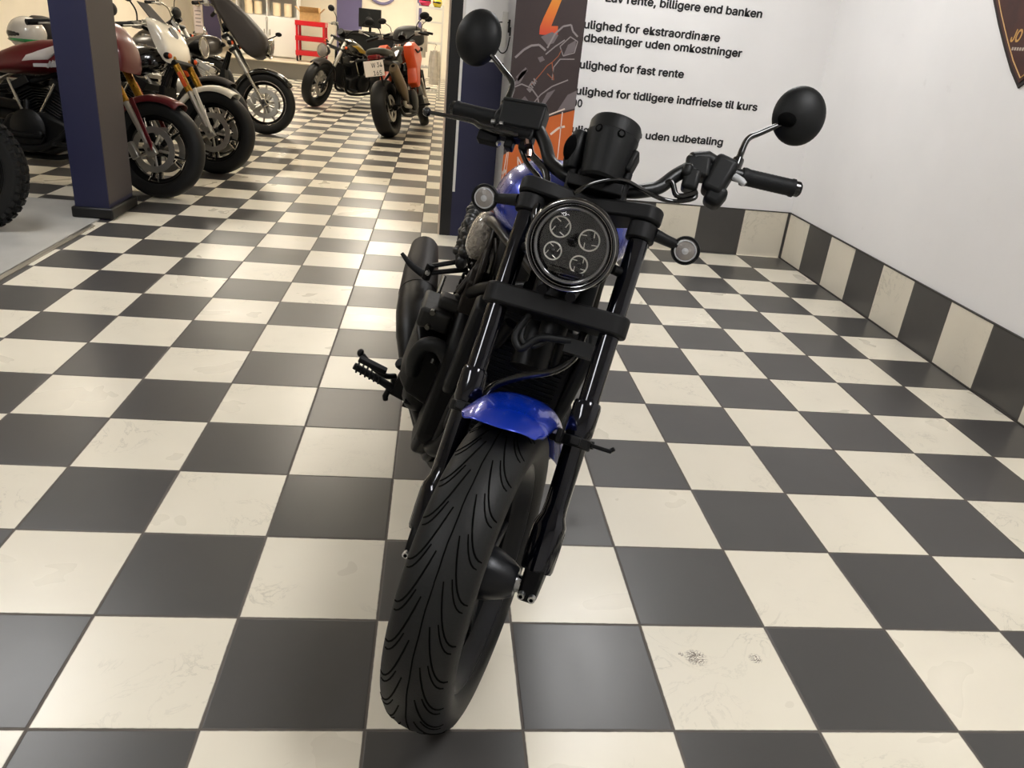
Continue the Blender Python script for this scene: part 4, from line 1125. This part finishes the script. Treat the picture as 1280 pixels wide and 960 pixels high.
    sm = seat_m or M_SEAT
    b = MB(); b.rings(loft_body([(hy + .50 * tl, .06, tz - .24, tz - .12), (hy + .62 * tl, .12, tz - .27, tz - .18), (hy + .12 + .68 * tl, .15, tz - .28, tz - .20), (hy + .95, .13, tz - .24, tz - .14 + tail_up * .5), (hy + 1.10, .10, tz - .22 + tail_up * .7, tz - .12 + tail_up), (hy + 1.22, .06, tz - .20 + tail_up, tz - .13 + tail_up)], p=2.6)); part('seat', b, sm, sub=1, ang=80)
    ey, ez = hy + .40, .40
    EM = M_SILV if chrome_engine else M_CARBON
    b = MB(); b.prism([(ey - .24, ez - .12), (ey - .22, ez + .04), (ey - .05, ez + .10), (ey + .22, ez + .07), (ey + .30, ez - .05), (ey + .24, ez - .16), (ey - .10, ez - .18)], (-.15, 0, 0), (0, 1, 0), (0, 0, 1), (.30, 0, 0)); en = part('engine', b, EM, bevel=.03, segs=3)
    for tilt in (-.48, .48) if vtwin else (-.3,):
        rot = Matrix.Rotation(-tilt, 3, 'X'); d = Vector((0, math.sin(tilt), math.cos(tilt))); o = Vector((0, ey + tilt * .10, ez + .06))
        b = MB()
        for i in range(9): b.box(o + d * (.03 + i * .019), (.21, .15, .009), rot)
        b.box(o + d * .11, (.17, .11, .2), rot); b.box(o + d * .235, (.23, .17, .055), rot)
        cy_ = part('cylinder', b, M_SILV if chrome_engine else M_CARBON, en, bevel=.004)
        b = MB(); sdx = .118
        for sd in (-1, 1):
            b.tube([o + d * .04 + Vector((sd * .11, .06, 0)), o + d * .26 + Vector((sd * .11, .05, 0))], .011, 8)
            b.tube([o + d * .265 + Vector((sd * .10, -.06, 0)), o + d * .265 + Vector((sd * .10, .06, 0))], .012, 8)
        part('pushrod_tube', b, M_CHR2, en)
    for sd in (-1, 1):
        b = MB(); b.lathe([(0, .13), (.03, .13), (.05, .10), (.055, .0)], (sd * .15, ey + .05, ez - .02), (sd, 0, 0), 32); part('engine_cover', b, EM, en)
        b = MB(); b.tube(spline([(sd * .04, hy - .02, hz - .18), (sd * .09, hy + .10, .45), (sd * .11, hy + .20, .22), (sd * .12, hy + .75, .22), (sd * .13, wheelbase - .1, .34), (sd * .13, wheelbase, R2)], 6), .020, 10); part('frame_rail', b, M_BLK)
        b = MB(); b.tube(spline([(sd * .03, hy + .03, hz - .10), (sd * .05, hy + .35, tz - .22), (sd * .12, hy + .75, .62), (sd * .12, wheelbase - .02, .62)], 6), .018, 10); part('frame_rail', b, M_BLK)
        b = MB(); b.tube([(sd * .15, wheelbase - .03, R2 + .02), (sd * .14, wheelbase - .18, .62)], .030, 12); part('shock_absorber', b, M_CHR2 if chrome_engine else M_BLK)
        b = MB(); b.tube([(sd * .14, hy + .18, .30), (sd * .30, hy + .18, .30)], .014, 10); part('foot_peg', b, M_RUB)
    b = MB(); b.box((0, hy + .04, .50), (.20, .05, .30)); part('radiator', b, M_RAD, bevel=.01)
    if exhaust == 'low':
        for dy, z in ((0, .26), (.06, .34)):
            b = MB(); b.tube(spline([(-.10, ey - .20 + dy * 5, ez + .16), (-.16, ey - .25 + dy * 5, ez + .02), (-.19, ey - .05, z), (-.20, ey + .30, z)], 6), .022, 12); part('exhaust_pipe', b, M_CHR2 if chrome_engine else M_EXH)
            b = MB(); b.tube([(-.20, ey + .28, z), (-.21, ey + .45, z + .01), (-.22, wheelbase + .12, z + .04)], [.03, .046, .046], 18); part('muffler', b, M_EXH)
    elif exhaust == 'high':
        b = MB(); b.tube(spline([(-.14, ey + .1, .30), (-.17, ey + .45, .34), (-.19, wheelbase - .22, .42)], 6), .024, 12); part('exhaust_pipe', b, M_SILV)
        b = MB(); b.tube([(-.185, wheelbase - .28, .39), (-.205, wheelbase - .12, .52), (-.225, wheelbase + .18, .76), (-.227, wheelbase + .20, .78)], [.030, .062, .060, .050], 22, flat=1.25); mu = part('muffler', b, mat('titanium_muffler', '#6b5d4a', .35, .8, bump=.05))
        for i in range(2):
            b = MB(); b.lathe([(.0, .0), (.001, .022), (.004, .022), (.004, 0)], (-.228 + i * .005, wheelbase + .205 - i * .02, .795 - i * .075), (-0.02, .65, .75 - i * .4), 18); part('muffler_outlet', b, M_SHADE, mu)
    wheel((0, wheelbase, R2), R2, w2, False, 'rear')
    if tail != 'none':
        b = MB(); rg = []
        for i in range(19):
            a = math.radians(20 + 120 * i / 18); r = R2 + .035
            rg.append([Vector((x, wheelbase + (r + dr) * math.cos(a), R2 + (r + dr) * math.sin(a))) for x, dr in ((-.10, -.04), (-.095, 0), (-.05, .012), (.05, .012), (.095, 0), (.10, -.04))])
        b.add([p for r in rg for p in r], [(i * 6 + j, i * 6 + j + 1, (i + 1) * 6 + j + 1, (i + 1) * 6 + j) for i in range(18) for j in range(5)])
        part('rear_fender', b, fender if tail != 'black' else M_BLKP, solid=.004, ang=60)
        b = MB(); b.tube([(-.05, wheelbase + R2 + .03, R2 + .22), (.05, wheelbase + R2 + .03, R2 + .22)], .025, 12); part('tail_light', b, M_REDL)
    if extra: extra(root, part, dict(hy=hy, hz=hz, tz=tz, wb=wheelbase, R2=R2, ey=ey))
    return root

QF = [(.47, 1.17), (.37, 1.11), (.29, 1.03), (.24, .91), (.25, .78), (.31, .86), (.37, .96), (.44, 1.09)]
def graphic(root, part, d):
    b = MB(); y0 = d['hy']; z = d['tz']
    for i in range(5): b.box((-.151, y0 + .20 + i * .022, z - .125 - i * .006), (.006, .012, .05), Matrix.Rotation(.5, 3, 'X'))
    b.box((-.151, y0 + .30, z - .155), (.006, .20, .022), Matrix.Rotation(-.08, 3, 'X')); b.box((-.150, y0 + .16, z - .075), (.006, .07, .035), Matrix.Rotation(.3, 3, 'X'))
    part('tank_graphic', b, mat('graphic_grey', '#a8a4a4', .4))
cruiser('m', 'dark red cruiser motorcycle with gold fork, standing directly behind the blue pillar', (-1.874, 4.672), -11, lean=8, tl=1.4, tank=M_RED, fork=M_GOLDF, fairing_w=.15, fairing=[(y - .085, z) for y, z in QF], reflector=True, strut=True, stripe=mat('pale_stripe', '#c9c2bd', .3, 0, .5), extra=graphic, group=None)
cruiser('m', 'ivory white cruiser motorcycle with gold fork, second in the left row', (-1.756, 5.729), -11, lean=8, tl=1.3, tank_z=.92, tank=M_BLKPT, fender=M_IVORY, fairing_m=M_IVORY, fairing_w=.21, fork=M_GOLDF, fairing=[(y + .03, z) for y, z in QF], reflector=True, strut=True)
def backrest(root, part, d):
    b = MB(); b.rings(loft_body([(d['hy'] + .92, .10, .84, .93), (d['hy'] + 1.0, .17, .83, 1.02), (d['hy'] + 1.2, .18, .84, 1.07), (d['hy'] + 1.34, .12, .88, 1.05)], p=3)); part('pillion_pad', b, M_MATTE, sub=1, ang=80)
cruiser('m', 'all black naked motorcycle squeezed between the ivory and the silver-forked cruiser', (-2.0, 6.66), -9, lean=8, bar_w=.30, mirrors=False, tank=M_GREYT, fork=M_BLK, slider=M_BLK, fender=M_MATTE, headlight=(.10, .93, .085, .1), reflector=True, chrome_engine=True, extra=backrest)
cruiser('m', 'chrome trimmed motorcycle deep in the left row, behind the ivory one', (-2.95, 10.1), -6, lean=8, tank=M_GREYT, fork=M_SILV, slider=M_CHR2, fender=M_BLKPT, headlight=(.06, .92, .09, .1), chrome_engine=True, rim_edge=True, bars=1.22, bar_w=.38)
BW = [(.62, 1.46), (.42, 1.42), (.12, 1.20), (-.03, 1.03), (-.075, .95), (-.03, .80), (.08, .76), (.20, .84), (.36, 1.06), (.52, 1.28)]
def bagger(root, part, d):
    b = MB(); b.tube(spline([(-.19, -.07, .98), (-.23, -.13, 1.0), (-.25, -.17, 1.02)], 4), .006, 8); b.ball((-.255, -.19, 1.03), (.030, .035, .022), None, 14, 8); part('fairing_lamp', b, M_BLK)
cruiser('m', 'black fairing cruiser with silver fork legs, last of the left row', (-1.861, 8.268), 2, lean=8, tank=M_GREYT, fork=M_SILV, slider=M_CHR2, fender=M_BLKPT, fairing=BW, fairing_m=M_MATTE, fairing_w=.19, headlight=(-.075, .90, .10, -.15), spokes=10, loops=False, rim_edge=True, chrome_engine=True, fender_long=True, bars=1.27, extra=bagger)
cruiser('m', 'motocross bike with knobby front tyre, cut by the left edge on the pale floor', (-2.54, 3.50), -4, lean=6, R=.335, w=.045, knobby=True, loops=False, spokes=8, tank=M_BLKPT, fork=M_BLK, slider=M_BLK, fender=M_BLKP, vtwin=False, exhaust='none', tank_z=.98, mirrors=False, wheelbase=1.48)

# the naked bike seen from behind
def plate_and_tail(root, part, d):
    wb, R2 = d['wb'], d['R2']
    b = MB(); b.box((0, wb + .22, .79), (.24, .006, .17)); pl = part('number_plate', b, M_PLATE, bevel=.004)
    Rt = [(-1, 0, 0), (0, 0, 1), (0, 1, 0)]
    text_mesh('plate_lettering', 'W 34', .098, M_INK, pl, mat4([(-1, 0, 0), (0, 0, 1), (0, 1, 0)], (.030, wb + .2236, .800)), sx=.78, bold=.0006)
    text_mesh('plate_lettering', '165', .098, M_INK, pl, mat4([(-1, 0, 0), (0, 0, 1), (0, 1, 0)], (.020, wb + .2236, .715)), sx=.85, bold=.0006)
    b = MB(); b.box((0, wb + .10, .90), (.16, .16, .07)); b.tube([(-.06, wb + .2, .91), (.06, wb + .2, .91)], .03, 12); part('tail_light', b, M_REDL, bevel=.01)
    b = MB(); b.box((0, wb + .14, .83), (.14, .14, .10)); b.tube([(-.09, wb + .12, R2), (-.06, wb + .20, .74)], .014, 8); part('plate_holder', b, M_BLKP, bevel=.01)
    for sd in (-1, 1):
        b = MB(); b.tube([(sd * .06, wb + .15, .89), (sd * .19, wb + .17, .895)], .010, 8); b.ball((sd * .20, wb + .17, .895), (.035, .025, .022), None, 12, 8); part('rear_signal', b, M_BLKP)
    b = MB(); b.rings(loft_body([(wb - .35, .14, .84, .96), (wb - .1, .16, .88, 1.0), (wb + .10, .13, .92, 1.02), (wb + .16, .08, .94, 1.0)], p=3)); part('tail_unit', b, mat('tail_olive_grey', '#34352f', .5, var=.1), sub=1, ang=80)
    for x in (-.115, .115):
        b = MB(); b.tube([(x, wb - .55, .40), (x, wb, R2)], .032, 12); part('swingarm', b, M_BLK)
def orange_panel(root, part, d):
    hy, tz = d['hy'], d['tz']
    for sd in (-1, 1):
        P0 = [(.10, tz - .02), (.30, tz + .04), (.44, tz), (.46, tz - .12), (.40, tz - .26), (.46, tz - .44), (.34, tz - .50), (.24, tz - .30), (.08, tz - .16)]
        cy = .30; cz = tz - .2
        b = MB(); b.rings([[Vector((sd * x, hy + cy + (y - cy) * k_, cz + (z - cz) * k_)) for y, z in P0] for x, k_ in ((.12, 1), (.23, 1), (.25, .9))])
        part('side_panel', b, M_ORNG, bevel=.01)
        b = MB(); b.tube(spline([(sd * .255, hy + .18, tz - .06), (sd * .258, hy + .28, tz - .09), (sd * .255, hy + .38, tz - .05)], 4), .016, 8, flat=.4); part('panel_logo', b, M_BLKP)
HD6 = 76
hv = (math.cos(math.radians(HD6)), math.sin(math.radians(HD6)))
cruiser('m', 'black naked motorcycle seen from behind with white number plate in the aisle', (-.50 + 1.46 * hv[0], 8.93 + 1.46 * hv[1]), HD6, lean=11, steer=20, R=.31, R2=.33, w2=.095, wheelbase=1.46, rake=25, tank=M_BLKPT, tank_z=1.02, loops=False, vtwin=False, exhaust='high', tail='none', extra=lambda r, p, d: (plate_and_tail(r, p, d), orange_panel(r, p, d)), bars=1.16, headlight=(.10, .95, .08, .1))
# black cruiser facing left behind it
cruiser('m', 'black cruiser with yellow tank line facing left, behind the plated motorcycle', (-1.80, 11.62), 236, lean=9, steer=10, R=.34, tank=M_BLKPT, w=.075, stripe=M_YEL, fork=M_SILV, slider=M_BLK, fender=M_MATTE, headlight=(.02, .82, .09, .1), bars=1.16, chrome_engine=False, loops=False, spokes=7)
HD8 = 95
hv = (math.cos(math.radians(HD8)), math.sin(math.radians(HD8)))
def pale_tail(root, part, d):
    wb, hy, tz = d['wb'], d['hy'], d['tz']
    b = MB(); b.rings(loft_body([(wb - .25, .11, .86, .98), (wb + .0, .16, .88, 1.0), (wb + .30, .14, .82, .96), (wb + .42, .06, .80, .88)], p=2.6)); part('rear_mudguard', b, M_IVORY, sub=1, ang=80)
    b = MB(); b.rings(loft_body([(wb - .66, .14, .96, 1.18), (wb - .5, .24, .96, 1.28), (wb - .25, .25, .96, 1.26), (wb - .12, .16, .96, 1.14)], p=3)); part('luggage_roll', b, mat('black_luggage', '#131213', .6, bump=.4, scale=20), sub=1, ang=80)
cruiser('m', 'black luggage-laden motorcycle with white rear mudguard near the passage wall', (-.27 + 1.5 * hv[0], 11.86 + 1.5 * hv[1]), HD8, lean=8, steer=-15, R2=.34, w2=.095, wheelbase=1.5, tank=M_BLKPT, tank_z=1.02, vtwin=False, exhaust='none', tail='none', extra=pale_tail, bars=1.15, loops=False)

# ================================================================== SHOP FITTINGS FAR BACK
SX0, SX1, SY0 = XL, 0.20, 16.6
STEP_H = .30
slab('floor.002', SX0, -1.9, SY0, YF, 0.0, STEP_H, mat('grey_step', '#6e6a62', .6, var=.05))
slab('floor.003', SX0, -1.9, SY0 - .02, YF, STEP_H, STEP_H + .02, mat('step_top', '#b9ad97', .4, var=.05))
# painted fields on the far wall
slab('wall_far.001', -2.62, -2.0, YF - .05, YF, STEP_H + .02, CEIL, M_VIOLET)
slab('wall_far.002', -.62, -.50, YF - .10, YF, 0, CEIL, M_VIOLET)
slab('wall_far.003', -4.35, -4.20, YF - .06, YF, STEP_H + .02, CEIL, M_VIOLET)
slab('wall_far.004', -5.9, -5.5, YF - .05, YF, STEP_H + .02, CEIL, M_VIOLET)
# round wall sign ring
rg_ = empty('wall_sign', loc=(-1.50, YF - .02, 2.02))
tag(rg_, 'round pale wall sign with violet ring high on the cream far wall', 'sign')
b = MB(); b.torus((0, -.03, 0), (0, 1, 0), .36, .035, 48, 10); b.obj('ring', mat('ring_violet', '#7d7aa4', .4), rg_)
b = MB(); b.lathe([(.0, .0), (.0, .35), (-.02, .35), (-.02, 0)], (0, 0, 0), (0, 1, 0), 48); b.obj('disc', mat('sign_face', '#f4efe6', .4), rg_)

# red tool trolley with cardboard boxes on the step
M_REDM = mat('red_steel', '#b3121c', .35, 0, .3)
M_CARD = mat('cardboard', '#b08a58', .7, var=.12, scale=20)
TX, TY, TZ = -2.74, 17.6, STEP_H + .02
tr = empty('tool_trolley', loc=(TX, TY, TZ)); tag(tr, 'red steel trolley standing on the grey step by the violet wall', 'trolley')
for x in (-.28, .28):
    for y in (-.19, .19):
        b = MB(); b.box((x, y, .42), (.05, .04, .72)); b.obj('leg', M_REDM, tr, bevel=.004)
        b = MB(); b.lathe([(-.014, .055), (.014, .055)], (x, y, .055), (1, 0, 0), 20); b.obj('caster', M_BLK, tr)
for z in (.72, .42, .13):
    b = MB(); b.box((0, 0, z), (.62, .44, .02)); b.box((0, -.22, z + .04), (.62, .012, .09)); b.box((0, .22, z + .04), (.62, .012, .09)); b.box((-.31, 0, z + .04), (.012, .44, .09)); b.box((.31, 0, z + .04), (.012, .44, .09)); b.obj('tray', M_REDM, tr, bevel=.003)
def carton(x, y, z, w, d, h, rot, label):
    r = empty('cardboard_box', M=Matrix.Translation((x, y, z)) @ Matrix.Rotation(rot, 4, 'Z')); tag(r, label, 'box')
    b = MB()
    t = .006
    b.box((0, 0, t / 2), (w, d, t))
    for sx in (-1, 1): b.box((sx * (w / 2 - t / 2), 0, h / 2), (t, d, h))
    for sy in (-1, 1): b.box((0, sy * (d / 2 - t / 2), h / 2), (w - 2 * t, t, h))
    b.obj('carton', M_CARD, r)
    for sx in (-1, 1):
        b = MB(); b.box((sx * (w / 2 + .05), 0, h + .045), (.005, d * .98, .15), Matrix.Rotation(sx * .8, 3, 'Y')); b.obj('flap', M_CARD, r)
    for sy in (-1, 1):
        b = MB(); b.box((0, sy * (d / 2 + .04), h + .05), (w * .98, .005, .14), Matrix.Rotation(-sy * .7, 3, 'X')); b.obj('flap', M_CARD, r)
    return r
carton(TX - .03, TY, TZ + .732, .40, .32, .24, .05, 'open cardboard box on top of the red trolley')
def helmet(x, y, z, r, rot, m1, m2, label):
    h = empty('helmet', M=Matrix.Translation((x, y, z)) @ Matrix.Rotation(rot, 4, 'Z')); tag(h, label, 'helmet')
    b = MB(); b.ball((0, 0, r * .92), (r * .92, r * 1.1, r), None, 28, 18, lo=-62, hi=90); b.obj('shell', m1, h)
    b = MB(); b.ball((0, -r * .12, r * .90), (r * .90, r * 1.02, r * .5), None, 28, 10, lo=-40, hi=25); b.obj('visor', M_BLKG, h)
    b = MB(); b.ball((0, -.0, r * .55), (r * .96, r * 1.13, r * .22), None, 28, 8); b.obj('side_band', m2, h)
    b = MB(); b.torus((0, 0, r * .06), (0, 0, 1), r * .62, r * .06, 28, 8); b.obj('neck_roll', M_SEAT, h)
    return h
# white and grey cupboard with paper rolls behind the silver-forked cruiser
cb = empty('display_cabinet', loc=(-3.75, 18.2, STEP_H + .02)); tag(cb, 'white metal cabinet with open shelves against the far wall behind the black cruiser', 'cabinet')
b = MB(); b.box((0, .22, .95), (1.30, .02, 1.9)); b.box((-.64, 0, .95), (.02, .44, 1.9)); b.box((.64, 0, .95), (.02, .44, 1.9)); b.box((0, 0, .95), (.02, .44, 1.9)); b.obj('carcass', M_WHITEP, cb, bevel=.003)
for z in (.02, .42, .82, 1.22, 1.62, 1.88):
    b = MB(); b.box((0, 0, z), (1.26, .42, .02)); b.obj('shelf', M_WHITEP, cb)
b = MB(); b.box((-.32, -.225, .42), (.60, .02, .78)); d_ = b.obj('door', M_WHITEP, cb, bevel=.004); b = MB(); b.box((-.06, -.25, .5), (.015, .03, .12)); b.obj('handle', M_ALU, d_)
b = MB(); b.box((.32, -.225, .42), (.60, .02, .78)); d_ = b.obj('door', M_WHITEP, cb, bevel=.004); b = MB(); b.box((.06, -.25, .5), (.015, .03, .12)); b.obj('handle', M_ALU, d_)
for i, (x, z) in enumerate(((-.42, .83), (-.22, .83), (.18, .83), (.42, .83))):
    r = empty('paper_roll', loc=(-3.75 + x, 18.18, STEP_H + .02 + z + .01)); tag(r, 'cream paper roll standing in the white cabinet, %s' % ('leftmost', 'second from left', 'third from left', 'rightmost')[i], 'roll', 'paper rolls in the cabinet')
    b = MB(); b.lathe([(0, .02), (0, .085), (.26, .085), (.26, .02)], (0, 0, 0), (0, 0, 1), 28, True); b.obj('roll', mat('roll_cream', '#d9c7a8', .6), r)
    b = MB(); b.lathe([(.0, .018), (.0, .0195), (.262, .0195), (.262, .018)], (0, 0, 0), (0, 0, 1), 20, True); b.obj('core', M_CARD, r)
# white wire shelving by the passage wall
WX, WY = -.19, 15.2
sh = empty('shelving_unit', loc=(WX, WY, 0)); tag(sh, 'narrow white shelving unit with riding gear beside the passage wall', 'shelf')
for x in (-.24, .24):
    for y in (-.28, .28):
        b = MB(); b.box((x, y, .82), (.035, .035, 1.64)); b.obj('post', M_WHITEP, sh)
for z in (.12, .55, .98, 1.34, 1.58):
    b = MB()
    for y in (-.28, .28): b.box((0, y, z), (.48, .02, .03))
    for i in range(7): b.box((-.21 + i * .07, 0, z), (.012, .56, .02))
    b.obj('shelf', M_WHITEP, sh)
helmet(WX - .10, WY - .08, 1.595, .12, .3, mat('pink_helmet', '#d6275c', .2, 0, .8), mat('pink_band', '#b81d4c', .3), 'pink helmet on top of the white shelving unit')
helmet(WX + .13, WY - .05, 1.595, .095, -.2, mat('yellow_helmet', '#d8c832', .2, 0, .8), mat('yellow_band', '#b7a522', .3), 'small yellow helmet beside the pink one on the shelving unit')
def garment(x, y, z, w, h, m, label, cat='jacket'):
    g_ = empty('jacket', loc=(x, y, z)); tag(g_, label, cat)
    b = MB(); R_ = []
    for j in range(9):
        t = j / 8; ww = w * (.55 + .45 * min(1, t * 1.6)) / 2; ring = []
        for i in range(28):
            a = 2 * math.pi * i / 28; fold = 1 + .10 * math.sin(a * 7 + t * 3) * t
            ring.append(Vector((ww * math.cos(a) * fold, .085 * math.sin(a) * fold, -h * t)))
        R_.append(ring)
    b.rings(R_); b.obj('body', m, g_, ang=70)
    for sd in (-1, 1):
        b = MB(); b.tube(spline([(sd * w * .25, 0, -.02), (sd * w * .42, 0, -.16), (sd * w * .50, -.01, -h * .8)], 5), [.06, .055, .045], 14, flat=.8); b.obj('sleeve', m, g_)
    b = MB(); b.tube(spline([(0, 0, .0), (0, 0, .05), (.02, 0, .09), (.0, 0, .11)], 4), .006, 8); b.obj('hanger', M_CHR2, g_)
garment(WX - .13, WY - .385, 1.225, .16, .50, mat('grey_white_cloth', '#a9a39b', .8, var=.15, scale=12), 'pale grey jacket hanging at the front of the white shelving unit')
garment(WX + .13, WY - .385, .865, .16, .60, mat('pale_cloth', '#b7b1a8', .8, var=.15, scale=12), 'pale garment hanging low at the front of the white shelving unit')
# cream cabinet-like counter with black box left of the shelving
ct = empty('counter', loc=(-1.20, 16.2, 0)); tag(ct, 'dark shop counter behind the plated motorcycle', 'counter')
b = MB(); b.box((0, 0, .50), (1.5, .6, 1.0)); b.obj('body', M_BLKP, ct, bevel=.01)
b = MB(); b.box((0, 0, 1.02), (1.6, .68, .04)); b.obj('worktop', mat('counter_top', '#2a2826', .4), ct, bevel=.006)
mo = empty('monitor', loc=(-1.38, 16.1, 1.04)); tag(mo, 'black computer monitor seen from behind on the dark counter', 'monitor')
b = MB(); b.box((0, 0, .26), (.44, .04, .34)); b.obj('screen', M_BLKP, mo, bevel=.01)
b = MB(); b.box((0, .05, .12), (.05, .03, .24)); b.box((0, .03, .008), (.22, .18, .016)); b.obj('stand', M_BLK, mo, bevel=.004)
# things left of the pillar: helmet and stool, price tag
helmet(-3.30, 6.145, .815, .13, -1.3, mat('helmet_white', '#cfc9bf', .2, 0, .8), mat('helmet_green', '#1f8a46', .25, 0, .8), 'white helmet with green band resting on the tail of the ivory cruiser')
tg = empty('price_tag', loc=(-2.463, 8.065, 1.285)); tag(tg, 'pale pink price card hanging from the bars of the black fairing cruiser', 'card')
b = MB(); b.torus((0, 0, -.008), (0, 1, 0), .0245, .003, 20, 6); b.obj('string', M_CARD, tg)
b = MB(); b.box((0, 0, -.155), (.085, .003, .26)); b.obj('card', mat('tag_paper', '#e5d3c8', .6), tg, bevel=.001)
b = MB()
for i in range(5): b.box((.0, -.002, -.075 - i * .035), (.06 - .01 * (i % 2), .0006, .008))
b.obj('print_lines', mat('tag_print', '#7d6a66', .6), tg)
